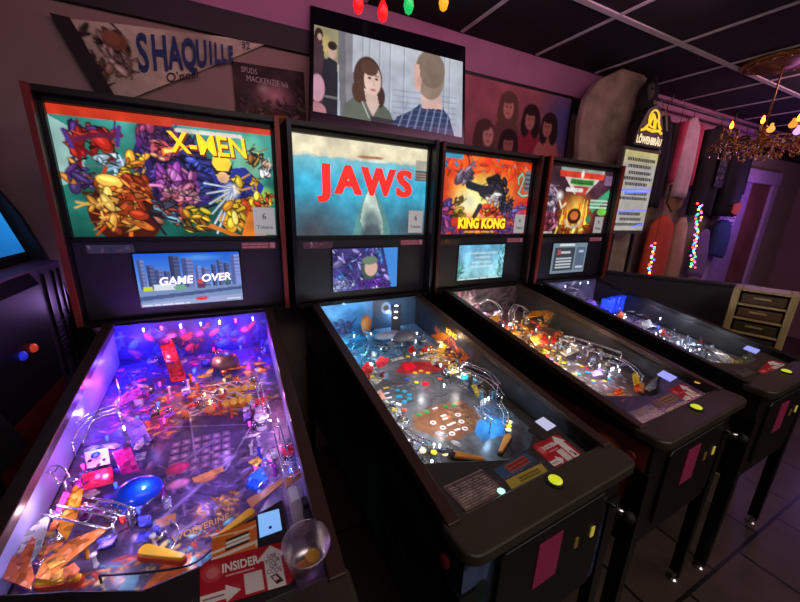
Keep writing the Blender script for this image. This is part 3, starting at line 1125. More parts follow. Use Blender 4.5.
# ---------------------------------------------------------------- second machine (teal sea, big red title)
def art_sea():
    A = Art(170, 106, (70, 170, 200), asp=1.6, seed=6)
    A.vgrad((232, 222, 190), (226, 214, 180), 0, 0.19)
    A.vgrad((120, 190, 205), (62, 178, 215), 0.19, 0.45)
    A.vgrad((62, 178, 215), (70, 120, 140), 0.45, 1.001)
    for i in range(40):
        u = i / 40
        A.ell(u, 0.185 + 0.012 * math.sin(i * 1.3), 0.02, 0.012, (205, 205, 185))
        A.ell(u + 0.01, 0.205 + 0.012 * math.sin(i * 0.8 + 1), 0.02, 0.010, (125, 185, 195))
    A.ell(0.12, 0.95, 0.28, 0.38, (70, 74, 84), soft=0.9)
    A.ell(0.92, 0.95, 0.26, 0.34, (66, 84, 96), soft=0.9)
    A.ell(0.5, 0.16, 0.06, 0.018, (190, 130, 90))
    A.ell(0.58, 0.155, 0.05, 0.014, (170, 110, 80))
    A.ell(0.55, 0.19, 0.12, 0.016, (215, 225, 215))
    A.poly([(0.54, 0.43), (0.585, 0.53), (0.635, 0.68), (0.68, 0.84), (0.70, 1.0), (0.40, 1.0), (0.425, 0.84), (0.455, 0.68), (0.50, 0.53)], (96, 150, 150))
    A.poly([(0.54, 0.43), (0.57, 0.53), (0.60, 0.68), (0.635, 0.84), (0.64, 1.0), (0.50, 1.0), (0.46, 0.84), (0.475, 0.68), (0.51, 0.53)], (196, 216, 205))
    A.ell(0.55, 0.86, 0.09, 0.18, (110, 130, 132), soft=0.5)
    A.ell(0.55, 1.0, 0.10, 0.16, (78, 92, 98), soft=0.4)
    A.rect(0.90, 0.13, 1.0, 0.24, (170, 165, 150))
    A.rect(0.90, 0.25, 1.0, 0.36, (90, 80, 80))
    A.scribble(0.905, 0.26, 0.99, 0.35, 3, (170, 150, 140), 0.012, 2)
    A.noise(0.2, 12, 3)
    return A


def art_mecha():
    A = Art(110, 64, (70, 60, 130), seed=9)
    A.noise(0.4, 6, 3)
    A.blobs(0.5, 0.5, 0.5, 0.5, [(90, 80, 170), (60, 50, 120), (140, 130, 200), (60, 110, 180), (170, 170, 220)], 70, 0.12)
    A.poly([(0.76, 0.0), (1, 0.0), (1, 1), (0.9, 1), (0.82, 0.4)], (70, 140, 220))
    A.ell(0.55, 0.5, 0.13, 0.26, (70, 90, 80))
    A.ell(0.57, 0.48, 0.10, 0.20, (215, 175, 160))
    A.ell(0.55, 0.30, 0.12, 0.10, (110, 130, 110))
    A.blobs(0.6, 0.85, 0.25, 0.1, [(110, 50, 190), (90, 40, 150)], 14, 0.1)
    A.blobs(0.15, 0.85, 0.15, 0.1, [(160, 170, 220), (120, 120, 190)], 14, 0.1)
    return A


def field_sea():
    A = PA(160, (104, 106, 112), 21)
    A.noise(0.4, 5, 4)
    P = A
    P.area([(-0.262, 1.1), (0.262, 1.1), (0.262, 0.86), (-0.262, 0.80)], (90, 140, 180))
    P.clutter((-0.12, 0.95), 0.14, 0.13, [(60, 170, 215), (40, 120, 180), (120, 190, 220), (60, 80, 110), (40, 150, 170)], 70, 0.035)
    P.clutter((0.10, 0.88), 0.12, 0.10, [(110, 140, 170), (70, 90, 120), (150, 170, 190), (60, 60, 70)], 40, 0.035)
    P.clutter((-0.19, 0.74), 0.06, 0.05, [(200, 200, 210), (210, 60, 50), (160, 170, 170), (120, 140, 150)], 24, 0.02)
    P.area([(-0.057,0.721,0.924), (0.015,0.775,0.930), (0.214,0.711,0.923), (0.174,0.643,0.914), (-0.006,0.687,0.920)], (200, 50, 60))
    P.clutter((0.221,0.736,0.926), 0.06, 0.04, [(245, 170, 60), (235, 110, 50), (250, 220, 110), (200, 60, 60)], 30, 0.02)
    P.area([(-0.120,0.686,0.920), (0.103,0.630,0.913), (0.097,0.520,0.900), (-0.129,0.547,0.903)], (92, 94, 100))
    P.clutter((0.02, 0.58), 0.16, 0.09, [(98, 98, 106), (120, 122, 128), (78, 80, 88)], 36, 0.03, False)
    brown = [(-0.117,0.474,0.894), (0.001,0.483,0.896), (0.092,0.471,0.894), (0.096,0.387,0.884), (0.047,0.334,0.878), (-0.058,0.317,0.876), (-0.104,0.355,0.880), (-0.151,0.417,0.888)]
    P.area(brown, (150, 100, 72))
    P.clutter((0.03, 0.40), 0.06, 0.05, [(160, 108, 76), (132, 86, 62), (176, 128, 92)], 30, 0.022, False)
    P.area([(0.076,0.363,0.881), (0.173,0.334,0.878), (0.104,0.235,0.866), (0.021,0.244,0.867), (0.025,0.324,0.877)], (70, 150, 220))
    P.clutter((0.16, 0.36), 0.05, 0.05, [(60, 140, 215), (90, 170, 230), (60, 110, 180)], 26, 0.02, False)
    P.clutter((-0.2, 0.42), 0.05, 0.14, [(190, 200, 215), (90, 110, 140), (220, 150, 130), (60, 70, 90)], 44, 0.018)
    P.area([(-0.12, 0.28), (0.10, 0.28), (0.08, 0.13), (-0.1, 0.13)], (96, 98, 104))
    P.area([(-0.26, 0.3), (-0.13, 0.2), (-0.13, 0.1), (-0.26, 0.1)], (46, 44, 54))
    P.area([(0.215, 0.55), (0.262, 0.55), (0.262, 0.02), (0.215, 0.02)], (70, 64, 60))
    P.clutter((0.20, 0.66), 0.05, 0.16, [(180, 170, 160), (110, 100, 96), (90, 80, 70), (210, 190, 160)], 36, 0.018)
    P.noise(0.25, 30, 2)
    return A


def back_sea():
    A = Art(110, 36, (80, 160, 220), seed=4)
    A.vgrad((90, 165, 230), (70, 120, 170))
    A.noise(0.5, 5, 4)
    A.blobs(0.15, 0.75, 0.15, 0.15, [(60, 50, 90), (80, 70, 110), (60, 80, 130)], 20, 0.2)
    A.rect(0.52, 0, 1, 1, (60, 76, 100), 0.8)
    A.ell(0.66, 0.3, 0.05, 0.2, (160, 190, 220))
    A.ell(0.66, 0.3, 0.03, 0.1, (90, 70, 60))
    return A


# ---------------------------------------------------------------- third machine (fire and lava)
def art_fire():
    A = Art(130, 82, (235, 90, 30), asp=1.6, seed=8)
    A.vgrad((225, 70, 20), (200, 60, 60))
    A.noise(0.5, 5, 4, (0.5, 1.3, 0.6))
    A.ell(0.48, 0.48, 0.42, 0.42, (255, 205, 70), soft=0.8)
    A.ell(0.42, 0.50, 0.34, 0.34, (255, 225, 110), soft=0.7)
    A.ell(0.32, 0.58, 0.18, 0.24, (255, 248, 200), soft=0.8)
    A.blobs(0.5, 0.1, 0.5, 0.1, [(235, 60, 20), (250, 120, 30), (200, 40, 20), (60, 110, 150)], 30, 0.1, False)
    A.rect(0.0, 0, 0.22, 0.06, (60, 150, 190))
    A.blobs(0.06, 0.8, 0.08, 0.2, [(120, 70, 160), (190, 80, 150), (80, 60, 130)], 30, 0.09)
    A.blobs(0.80, 0.80, 0.15, 0.18, [(200, 70, 110), (130, 80, 170), (90, 80, 140), (220, 90, 60)], 40, 0.09)
    A.blobs(0.5, 0.97, 0.5, 0.06, [(90, 70, 140), (150, 60, 110), (70, 60, 110)], 40, 0.07)
    # dark boulders with pale faces
    A.blobs(0.60, 0.40, 0.10, 0.12, [(40, 38, 54), (60, 54, 72), (30, 28, 40)], 22, 0.13)
    A.blobs(0.56, 0.52, 0.08, 0.08, [(225, 200, 205), (190, 170, 185), (245, 225, 215)], 12, 0.09)
    A.blobs(0.26, 0.24, 0.06, 0.07, [(140, 120, 150), (90, 76, 110), (190, 170, 190)], 14, 0.08)
    A.line([(0.30, 0.36), (0.42, 0.40), (0.55, 0.42)], 0.10, (40, 38, 54))
    A.blobs(0.74, 0.58, 0.07, 0.08, [(40, 40, 60), (70, 66, 90)], 12, 0.09)
    A.blobs(0.54, 0.68, 0.10, 0.06, [(245, 120, 50), (225, 60, 40)], 14, 0.07)
    A.line([(0.38, 0.78), (0.44, 0.62)], 0.07, (50, 46, 62))
    A.blobs(0.22, 0.66, 0.04, 0.12, [(170, 140, 50), (120, 90, 40)], 10, 0.07)
    # pale green curled tail at the right
    A.line([(0.86, 0.30), (0.85, 0.22), (0.89, 0.16), (0.92, 0.22), (0.90, 0.32), (0.87, 0.42), (0.92, 0.46), (1.0, 0.44)], 0.045, (60, 90, 80))
    A.line([(0.86, 0.30), (0.85, 0.22), (0.89, 0.16), (0.92, 0.22), (0.90, 0.32), (0.87, 0.42), (0.92, 0.46), (1.0, 0.44)], 0.022, (170, 215, 180))
    A.rect(0.93, 0.12, 1.0, 0.40, (110, 116, 126))
    A.scribble(0.935, 0.14, 1.0, 0.38, 4, (60, 60, 70), 0.02, 3)
    A.poly([(0.25, 0.80), (0.74, 0.80), (0.76, 0.935), (0.22, 0.935)], (120, 24, 20))
    A.scribble(0.30, 0.955, 0.62, 0.975, 1, (245, 190, 60), 0.022, 6)
    A.noise(0.2, 12, 2)
    return A


def art_sky():
    A = Art(80, 48, (120, 190, 225), seed=12)
    A.vgrad((110, 180, 220), (160, 215, 225))
    A.noise(0.35, 5, 4)
    A.blobs(0.92, 0.5, 0.08, 0.5, [(60, 130, 100), (70, 120, 140), (90, 160, 150)], 18, 0.12, False)
    A.blobs(0.04, 0.75, 0.05, 0.25, [(60, 130, 120), (80, 150, 140)], 10, 0.12, False)
    A.vgrad((110, 160, 150), (120, 180, 170), 0.93, 1.0)
    for v, a, b in ((0.24, 0.22, 0.82), (0.36, 0.36, 0.66), (0.50, 0.30, 0.70), (0.62, 0.28, 0.74)):
        A.line([(a, v), (b, v)], 0.06, (235, 245, 250), 0.5)
    A.scribble(0.05, 0.95, 0.9, 0.98, 1, (230, 240, 245), 0.03, 5)
    return A


def field_fire():
    A = PA(120, (110, 92, 88), 31)
    A.noise(0.45, 6, 4)
    P = A
    P.clutter((-0.1, 0.98), 0.15, 0.1, [(190, 90, 140), (130, 90, 170), (200, 170, 200), (90, 60, 80)], 50, 0.03)
    P.clutter((0.05, 0.74), 0.2, 0.14, [(240, 170, 60), (225, 100, 50), (250, 215, 120), (190, 60, 50), (120, 90, 60)], 90, 0.028)
    P.clutter((-0.1, 0.60), 0.13, 0.09, [(225, 205, 60), (200, 170, 60), (190, 60, 60), (230, 225, 200)], 60, 0.02)
    P.clutter((0.0, 0.42), 0.2, 0.14, [(170, 150, 180), (225, 220, 230), (90, 80, 110), (120, 160, 200), (140, 110, 140)], 100, 0.02)
    P.clutter((0.0, 0.22), 0.2, 0.06, [(190, 90, 50), (110, 80, 70), (150, 110, 90)], 30, 0.02)
    P.area([(0.215, 0.55), (0.262, 0.55), (0.262, 0.02), (0.215, 0.02)], (70, 64, 80))
    return A


def back_fire():
    A = Art(80, 26, (90, 76, 90), seed=5)
    A.noise(0.5, 5, 3)
    A.blobs(0.2, 0.5, 0.2, 0.4, [(170, 80, 130), (120, 80, 150), (200, 150, 170)], 30, 0.2)
    A.blobs(0.7, 0.5, 0.3, 0.5, [(40, 36, 40), (60, 52, 50)], 20, 0.25, False)
    return A


# ---------------------------------------------------------------- fourth machine (flames under a striped banner)
def art_banner():
    A = Art(100, 68, (84, 46, 56), asp=1.5, seed=10)
    A.vgrad((72, 44, 60), (60, 24, 30))
    A.noise(0.5, 5, 3)
    A.ell(0.5, 0.72, 0.34, 0.46, (245, 130, 34), soft=0.8)
    A.ell(0.5, 0.62, 0.16, 0.26, (255, 215, 90), soft=0.8)
    A.blobs(0.50, 0.84, 0.24, 0.14, [(250, 180, 40), (225, 110, 30), (160, 60, 20), (255, 225, 110)], 44, 0.09)
    rg = np.random.RandomState(4)
    for i in range(13):
        u = 0.32 + 0.03 * i
        h = 0.42 + 0.18 * rg.rand()
        A.poly([(u - 0.025, 0.85), (u + rg.uniform(-0.02, 0.03), h), (u + 0.025, 0.85)], [(255, 215, 80), (245, 150, 40), (225, 90, 30)][i % 3])
    A.ell(0.5, 0.72, 0.10, 0.12, (60, 30, 26))
    A.ell(0.5, 0.71, 0.06, 0.07, (210, 110, 50))
    A.curve(lambda t: (0.5 + 0.13 * math.cos(t), 0.74 + 0.15 * math.sin(t)), 0.2, 2.9, 0.035, (200, 190, 170))
    # striped banner
    A.poly([(0.22, 0.02), (0.86, 0.02), (0.86, 0.06), (0.22, 0.06)], (150, 160, 150))
    A.poly([(0.21, 0.06), (0.87, 0.06), (0.85, 0.14), (0.22, 0.14)], (215, 60, 40))
    A.poly([(0.28, 0.14), (0.80, 0.14), (0.62, 0.38), (0.44, 0.38)], (200, 190, 180))
    A.poly([(0.36, 0.16), (0.74, 0.16), (0.66, 0.25), (0.42, 0.25)], (110, 200, 90))
    A.poly([(0.42, 0.26), (0.66, 0.26), (0.60, 0.40), (0.48, 0.40)], (190, 60, 50))
    A.scribble(0.38, 0.17, 0.70, 0.24, 2, (40, 90, 40), 0.03, 3)
    A.ell(0.53, 0.09, 0.022, 0.06, (225, 225, 220))
    A.scribble(0.34, 0.29, 0.56, 0.36, 1, (215, 215, 215), 0.06, 8)
    # left pale forms
    A.blobs(0.14, 0.50, 0.08, 0.20, [(170, 130, 170), (110, 90, 120), (200, 170, 190), (70, 60, 80)], 26, 0.09)
    A.blobs(0.16, 0.82, 0.10, 0.14, [(170, 60, 90), (110, 40, 60), (200, 110, 140)], 26, 0.08)
    A.ell(0.25, 0.42, 0.07, 0.10, (255, 255, 255), soft=0.9)
    A.line([(0.26, 0.5), (0.30, 0.6), (0.35, 0.53)], 0.03, (235, 220, 190))
    # green lettering strip at right
    A.poly([(0.70, 0.56), (0.98, 0.28), (1.0, 0.42), (0.76, 0.66)], (60, 150, 110))
    A.scribble(0.72, 0.44, 0.98, 0.60, 3, (200, 230, 210), 0.03, 9)
    A.ell(0.92, 0.64, 0.08, 0.06, (110, 190, 70))
    A.ell(0.72, 0.76, 0.04, 0.06, (60, 120, 80))
    A.rect(0.88, 0.08, 1.0, 0.22, (120, 90, 120))
    A.rect(0.0, 0.95, 0.22, 0.98, (200, 190, 180))
    A.noise(0.25, 12, 2)
    return A


def art_menu():
    A = Art(64, 40, (116, 136, 150), seed=2)
    A.rect(0.06, 0.16, 0.64, 0.90, (60, 66, 78))
    A.rect(0.68, 0.16, 0.96, 0.90, (86, 100, 124))
    A.scribble(0.14, 0.46, 0.56, 0.84, 4, (205, 210, 215), 0.05, 1)
    A.line([(0.16, 0.24), (0.22, 0.36)], 0.05, (215, 70, 60))
    A.line([(0.22, 0.24), (0.16, 0.36)], 0.05, (215, 70, 60))
    A.scribble(0.26, 0.26, 0.5, 0.36, 1, (200, 200, 205), 0.07, 2)
    A.rect(0.76, 0.24, 0.90, 0.32, (170, 190, 205))
    A.scribble(0.74, 0.76, 0.92, 0.86, 1, (190, 200, 225), 0.07, 4)
    A.scribble(0.2, 0.04, 0.6, 0.10, 1, (225, 230, 235), 0.06, 6)
    return A


def field_banner():
    A = PA(110, (96, 92, 104), 41)
    A.noise(0.45, 6, 4)
    P = A
    P.clutter((0, 0.98), 0.22, 0.1, [(110, 100, 150), (190, 190, 220), (60, 56, 80), (150, 110, 150)], 50, 0.03)
    P.clutter((0, 0.70), 0.22, 0.16, [(70, 70, 130), (110, 100, 160), (150, 90, 80), (60, 56, 90)], 70, 0.03)
    P.clutter((0, 0.42), 0.22, 0.16, [(170, 190, 220), (120, 130, 150), (90, 90, 110), (210, 220, 230)], 80, 0.022)
    P.clutter((0, 0.22), 0.2, 0.06, [(190, 160, 60), (110, 96, 60), (90, 80, 70)], 26, 0.02)
    return A


def back_banner():
    A = Art(80, 26, (110, 110, 140), seed=6)
    A.noise(0.5, 5, 3)
    A.blobs(0.3, 0.5, 0.3, 0.4, [(150, 130, 170), (80, 76, 110), (190, 190, 210)], 30, 0.2)
    return A


M1, BB1, PF1 = cabinet(0, 'pinball machine nearest the camera with purple lit playfield and orange comic backglass', dict(
    rail=RAILM, trim=mat('red_brown_trim', (128, 52, 46), 0.4, 0.3), blade=mat('violet_mirror_blade', (150, 150, 205), 0.32, 0.35), backglass=art_comic(), display=art_city(),
    field=field_comic(), back=back_comic()))
M2, BB2, PF2 = cabinet(1, 'pinball machine with a big red four letter title on a teal backglass', dict(
    rail=RAILM, trim=mat('navy_trim', (26, 26, 40), 0.35, 0.3), backglass=art_sea(), display=art_mecha(), field=field_sea(), back=back_sea(),
    stl=(110, 60, 80), card=(0.238, 1.560, 0.085, 0.112), cardc=(176, 190, 190), screen_w=0.345))
M3, BB3, PF3 = cabinet(2, 'pinball machine with a yellow two word title on a fiery orange backglass', dict(
    rail=RAILM, trim=mat('maroon_trim', (70, 30, 34), 0.4, 0.3), backglass=art_fire(), display=art_sky(), field=field_fire(), back=back_fire(),
    stl=(70, 50, 40), stlpal=[(150, 90, 40), (90, 60, 40), (60, 50, 50)], cardc=(178, 168, 172), screen_w=0.352))
M4, BB4, PF4 = cabinet(3, 'farthest pinball machine with flames and a striped banner on its backglass', dict(
    rail=RAILD, trim=mat('red_orange_trim', (150, 56, 40), 0.4, 0.3), backglass=art_banner(), display=art_menu(), field=field_banner(), back=back_banner(),
    stl=(40, 36, 44), stlpal=[(60, 50, 60), (90, 80, 90)], card=(0.225, 1.555, 0.09, 0.112), cardc=(170, 140, 165), screen_w=0.345))

XD, YD = (1, 0, 0), (0, 0, 1)
TY = 1.1660
# titles on the backglasses and screens
yel = mat('title_yellow', (255, 215, 40), 0.5, emit=1.0, vary=0.05)
yel2 = mat('title_shadow', (150, 60, 20), 0.5, emit=0.5)
text('title_shadow', 'X-MEN', 0.098, (0.117, TY + 0.0005, 1.768), XD, (-0.1, 0, 1), yel2, BB1, sx=0.84, bold=0.004)
text('title_lettering', 'X-MEN', 0.098, (0.114, TY - 0.0005, 1.772), XD, (-0.1, 0, 1), yel, BB1, sx=0.84, bold=0.002)
text('screen_lettering', 'GAME', 0.042, (-0.055, 1.1525, 1.268), (1, 0, 0.03), YD, mat('screen_white', (245, 245, 245), 0.5, emit=1.0, vary=0), BB1, bold=0.0012, shear=0.15)
text('screen_lettering', 'OVER', 0.042, (0.085, 1.1525, 1.273), (1, 0, 0.03), YD, MATS['screen_white'], BB1, bold=0.0012, shear=0.15)
tred = mat('title_red', (240, 42, 34), 0.5, emit=1.0, vary=0.05)
for k, (ch, wd) in enumerate((('J', 0.088), ('A', 0.132), ('W', 0.172), ('S', 0.098))):
    cx_ = (-0.190, -0.087, 0.066, 0.205)[k]
    for dx, dz in ((0, 0), (-0.006, 0.002), (0.006, 0.002)):
        text('title_lettering' if dx == 0 and dz == 0 else 'title_stroke', ch, 0.168, (cx_ + dx, TY - 0.0004 - 0.0001 * (dx + dz) * 10, 1.678 + dz), XD, YD, tred, BB2, sx=(1.0, 1.0, 0.92, 1.08)[k], bold=0.0045)
text('title_lettering', 'KING KONG', 0.076, (-0.012, TY - 0.0004, 1.497), XD, YD, yel, BB3, sx=0.82, bold=0.004)

# ---- light inside each playfield
def glow(root, p, power, col, h=0.075):
    light('playfield_lamp', 'POINT', (p[0], p[1], pz(p[1]) + h), power, col, 0.005, parent=root)


VIO = (0.40, 0.20, 1.0)
for p, pw, c in (((-0.215, 1.0), 0.9, (0.04, 0.03, 1)), ((-0.215, 0.80), 0.5, (0.08, 0.04, 1)), ((-0.19, 0.58), 0.13, (0.3, 0.36, 1)), ((-0.20, 0.28), 0.10, (0.5, 0.55, 1)), ((0.10, 1.03), 0.6, (0.05, 0.04, 1)), ((0.0, 1.03), 0.25, (1, 0.05, 0.15)), ((-0.10, 1.04), 0.25, (1, 0.05, 0.1)), ((0.17, 1.05), 0.25, (1, 0.05, 0.1)), ((0.225, 0.95), 0.16, (0.2, 0.1, 1)), ((0.235, 0.62), 0.08, (1, 0.2, 0.6)), ((-0.226,1.248,0.986), 0.30, (0.08, 0.06, 1)), ((0.193,1.217,0.983), 0.30, (0.10, 0.08, 1)), ((-0.030,1.283,0.991), 0.20, (0.25, 0.35, 1)), ((-0.102,1.013,0.958), 0.14, (1, 0.15, 0.6)),
                 ((-0.216,0.869,0.941), 0.24, (1, 0.12, 0.75)), ((-0.118,0.717,0.923), 0.10, (1, 0.05, 0.1)), ((-0.194,0.538,0.902), 0.10, (1, 0.05, 0.4)), ((-0.033,0.832,0.937), 0.14, (1, 0.4, 0.15)), ((0.055,0.926,0.948), 0.16, (1, 0.7, 0.6)), ((0.185,0.817,0.935), 0.12, (0.9, 0.7, 1)), ((-0.028,0.776,0.930), 0.12, (1, 0.5, 0.45)),
                 ((-0.253,0.720,0.924), 0.16, (0.3, 0.2, 1)), ((-0.177,0.532,0.901), 0.13, (1, 0.12, 0.6)), ((-0.102,0.643,0.914), 0.10, VIO), ((0.087,0.572,0.906), 0.13, VIO), ((0.205,0.527,0.901), 0.16, (0.8, 0.5, 1)),
                 ((0.032,0.419,0.888), 0.13, VIO), ((-0.067,0.403,0.886), 0.14, (0.4, 0.35, 1)), ((-0.227,0.419,0.888), 0.14, (1, 0.75, 0.9)), ((-0.119,0.311,0.875), 0.16, (0.7, 0.6, 1)), ((0.011,0.288,0.872), 0.14, (0.75, 0.6, 1)), ((0.169,0.365,0.881), 0.12, (0.6, 0.5, 1))):
    glow(M1, p, pw * 1.5, c)
for p, pw, c in (((-0.073,1.274,0.989), 0.35, (0.35, 0.7, 1)), ((-0.151,0.990,0.956), 0.30, (0.3, 0.75, 1)), ((0.121,1.061,0.964), 0.25, (0.6, 0.8, 1)), ((-0.140,0.767,0.929), 0.18, (1, 0.9, 0.9)), ((0.201,0.770,0.930), 0.22, (1, 0.8, 0.5)),
                 ((0.011,0.600,0.909), 0.18, (0.95, 0.95, 1)), ((0.144,0.549,0.903), 0.14, (1, 0.9, 0.8)), ((-0.165,0.516,0.899), 0.16, (0.8, 0.9, 1)), ((-0.031,0.407,0.887), 0.16, (1, 0.92, 0.85)), ((0.088,0.307,0.875), 0.22, (0.4, 0.7, 1)), ((-0.143,0.358,0.881), 0.15, (0.85, 0.9, 1))):
    glow(M2, p, pw * 1.7, c)
for p, pw, c in (((-0.028,1.239,0.985), 0.4, (1, 0.6, 0.9)), ((-0.028,1.005,0.957), 0.3, (1, 0.85, 0.7)), ((-0.028,0.808,0.934), 0.45, (1, 0.75, 0.4)), ((-0.054,0.650,0.915), 0.35, (1, 0.8, 0.45)), ((-0.075,0.515,0.899), 0.3, (1, 0.9, 0.6)),
                 ((-0.035,0.415,0.887), 0.3, (0.95, 0.9, 1)), ((-0.020,0.332,0.878), 0.25, (0.85, 0.85, 1)), ((0.110,0.574,0.906), 0.2, (1, 0.85, 0.75))):
    glow(M3, p, pw * 1.3, c)
for p, pw, c in (((0.053,1.172,0.977), 0.4, (0.8, 0.8, 1)), ((0.067,0.908,0.946), 0.3, (0.5, 0.5, 1)), ((0.076,0.747,0.927), 0.3, (0.6, 0.6, 1)), ((0.103,0.557,0.904), 0.45, (0.75, 0.85, 1)), ((0.066,0.389,0.884), 0.45, (0.8, 0.88, 1)), ((0.029,0.275,0.871), 0.14, (0.95, 0.95, 0.9))):
    glow(M4, p, pw * 1.2, c)

# ---------------------------------------------------------------- fittings of the first playfield
FLY = mat('flipper_yellow', (240, 185, 40), 0.35)
FLR = mat('flipper_rubber_red', (205, 70, 40), 0.5)
FLO = mat('flipper_orange', (205, 130, 50), 0.35)
flipper(M1, (-0.055,0.287,0.892), (0.012,0.241,0.887), FLY, FLR)
flipper(M1, (-0.208,0.296,0.893), (-0.155,0.275,0.891), FLY, FLR)
flipper(M1, (0.138,0.292,0.893), (0.082,0.262,0.889), FLY, FLR)
for px in ((-0.170,1.094,1.123), (0.016,1.094,1.125), (0.206,1.094,1.125)):
    part('lamp', 'bulb', bulb, led_mat('rear_blue', (90, 110, 255), 16), M1, (px[0], 1.086, 1.094))
for px in ((-0.114,1.094,1.120), (0.141,1.094,1.123)):
    part('lamp', 'bulb', bulb, led_mat('rear_red', (255, 50, 50), 16), M1, (px[0], 1.086, 1.094))
for px, n in (((-0.052,1.094,1.124), 'white'), ((0.082,1.094,1.125), 'warm')):
    part('lamp', 'bulb', bulb, led_mat('rear_' + n, {'white': (225, 240, 255), 'warm': (255, 235, 190)}[n], 10), M1, (px[0], 1.086, 1.094))
for px, n in (((-0.099,0.778,0.951), 'blue'), ((-0.111,0.688,0.940), 'red'), ((0.106,1.188,1.029), 'red'), ((0.200,0.601,0.930), 'red'), ((-0.188,0.446,0.911), 'red'), ((-0.111,0.380,0.903), 'red'), ((-0.135,0.619,0.942), 'blue'),
              ((-0.168,0.692,0.940), 'white'), ((-0.200,0.663,0.937), 'blue'), ((0.046,0.737,0.946), 'warm'), ((0.149,1.073,1.006), 'blue'), ((0.049,1.086,1.007), 'red'), ((-0.211,0.378,0.903), 'white'), ((0.226,0.467,0.914), 'pink'), ((0.195,0.424,0.909), 'pink'), ((0.240,0.380,0.903), 'blue')):
    part('lamp', 'bulb', bulb, LED[n], M1, (px[0], px[1], pz(px[1]) + 0.012))
# dark dome toy
q = (0.093,0.956,1.002)
MB().lathe([(0.045, 0.0), (0.05, 0.01), (0.047, 0.022), (0.036, 0.034), (0.018, 0.040), (0.001, 0.042)], (q[0], q[1], pz(q[1]) + 0.02), 24).build('dome_toy', mat('brown_dome', (92, 60, 66), 0.35), M1, smooth=True)
MB().lathe([(0.012, 0.0), (0.012, 0.022)], (q[0], q[1], pz(q[1])), 12).build('toy_stem', STEEL, M1)
# clear red ramp lane
q0, q1 = (-0.110,1.095,1.028), (-0.052,0.877,0.982)
rm = MB()
rm.slab([(q0[0] - 0.02, q0[1], pz(q0[1]) + 0.062), (q0[0] + 0.02, q0[1], pz(q0[1]) + 0.062), (q1[0] + 0.02, q1[1], pz(q1[1]) + 0.03), (q1[0] - 0.02, q1[1], pz(q1[1]) + 0.03)], 0.003)
for s in (-1, 1):
    rm.slab([(q0[0] + s * 0.02, q0[1], pz(q0[1]) + 0.085), (q0[0] + s * 0.022, q0[1], pz(q0[1]) + 0.085), (q1[0] + s * 0.022, q1[1], pz(q1[1]) + 0.053), (q1[0] + s * 0.02, q1[1], pz(q1[1]) + 0.053)], 0.024)
rm.build('ramp', pmat((215, 60, 70), 0.3), M1)
# pink plastics and panels at the left
def deck(root, name, pts, m, th=0.003):
    z = [p[2] for p in pts]
    return MB().slab(pts, th).build(name, m, root, bevel=0.0008)


deck(M1, 'plastic', [(-0.199,0.801,0.983), (-0.153,0.848,0.989), (-0.139,0.800,0.983), (-0.184,0.761,0.978)], pmat((250, 110, 200), 0.1))
deck(M1, 'plastic', [(-0.161,0.674,0.963), (-0.127,0.687,0.965), (-0.083,0.581,0.952), (-0.119,0.566,0.950)], pmat((170, 140, 230), 0.35))
deck(M1, 'plastic', [(-0.163,0.562,0.955), (-0.127,0.570,0.956), (-0.091,0.476,0.945), (-0.126,0.478,0.945)], pmat((240, 70, 200), 0.3))
deck(M1, 'plastic', [(-0.212,0.522,0.940), (-0.156,0.525,0.940), (-0.141,0.471,0.934), (-0.194,0.469,0.934)], pmat((235, 60, 110), 0.1))
tp = [(-0.226,0.592,0.953), (-0.178,0.591,0.953), (-0.160,0.531,0.946), (-0.204,0.532,0.946)]
deck(M1, 'target_plate', tp, mat('pale_blue_plate', (190, 200, 215), 0.35))
q = (-0.194,0.561,0.955)
MB().lathe([(0.009, 0), (0.009, 0.004), (0.006, 0.007), (0.001, 0.008)], (q[0], q[1], q[2] + 0.001), 14).build('target_dot', mat('dot_blue', (20, 90, 190), 0.3), M1, smooth=True)
for q in ((-0.203,0.550,0.951), (-0.181,0.529,0.949), (-0.174,0.542,0.951)):
    MB().lathe([(0.004, 0), (0.004, 0.003)], (q[0], q[1], q[2]), 10).build('plate_screw', RUBBER, M1)
# blue dome on clear base
q = (-0.088,0.426,0.939)
d1 = MB().lathe([(0.046, 0.0), (0.049, 0.008), (0.044, 0.02), (0.03, 0.031), (0.012, 0.036), (0.001, 0.037)], (q[0], q[1], pz(q[1]) + 0.03), 26, 1.0, 0.85).build('blue_dome', pmat((20, 70, 215), 0.15, 0, False), M1, smooth=True)
MB().lathe([(0.040, 0.0), (0.042, 0.03)], (q[0], q[1], pz(q[1])), 24, 1.0, 0.85).build('dome_base', CLEAR, d1, smooth=True)
# orange slingshot plastics at the lower left
deck(M1, 'slingshot_plastic', [(-0.215,0.288,0.912), (-0.214,0.316,0.916), (-0.183,0.346,0.919), (-0.126,0.358,0.921), (-0.127,0.344,0.919), (-0.179,0.294,0.913), (-0.189,0.274,0.911)], pmat((215, 120, 60), 0.0))
deck(M1, 'slingshot_plastic', [(-0.205,0.366,0.932), (-0.216,0.423,0.938), (-0.212,0.483,0.945), (-0.189,0.458,0.943), (-0.182,0.381,0.933), (-0.185,0.339,0.928)], pmat((230, 150, 50), 0.0))
deck(M1, 'plastic', [(-0.222,0.416,0.943), (-0.225,0.467,0.949), (-0.212,0.456,0.947), (-0.212,0.402,0.941)], pmat((230, 70, 200), 0.2))
deck(M1, 'apron_plastic', [(-0.258,0.299,0.924), (-0.261,0.339,0.928), (-0.248,0.341,0.929), (-0.245,0.372,0.932), (-0.235,0.360,0.931), (-0.229,0.319,0.926), (-0.212,0.285,0.922), (-0.208,0.259,0.919)], pmat((170, 80, 44), 0.0))
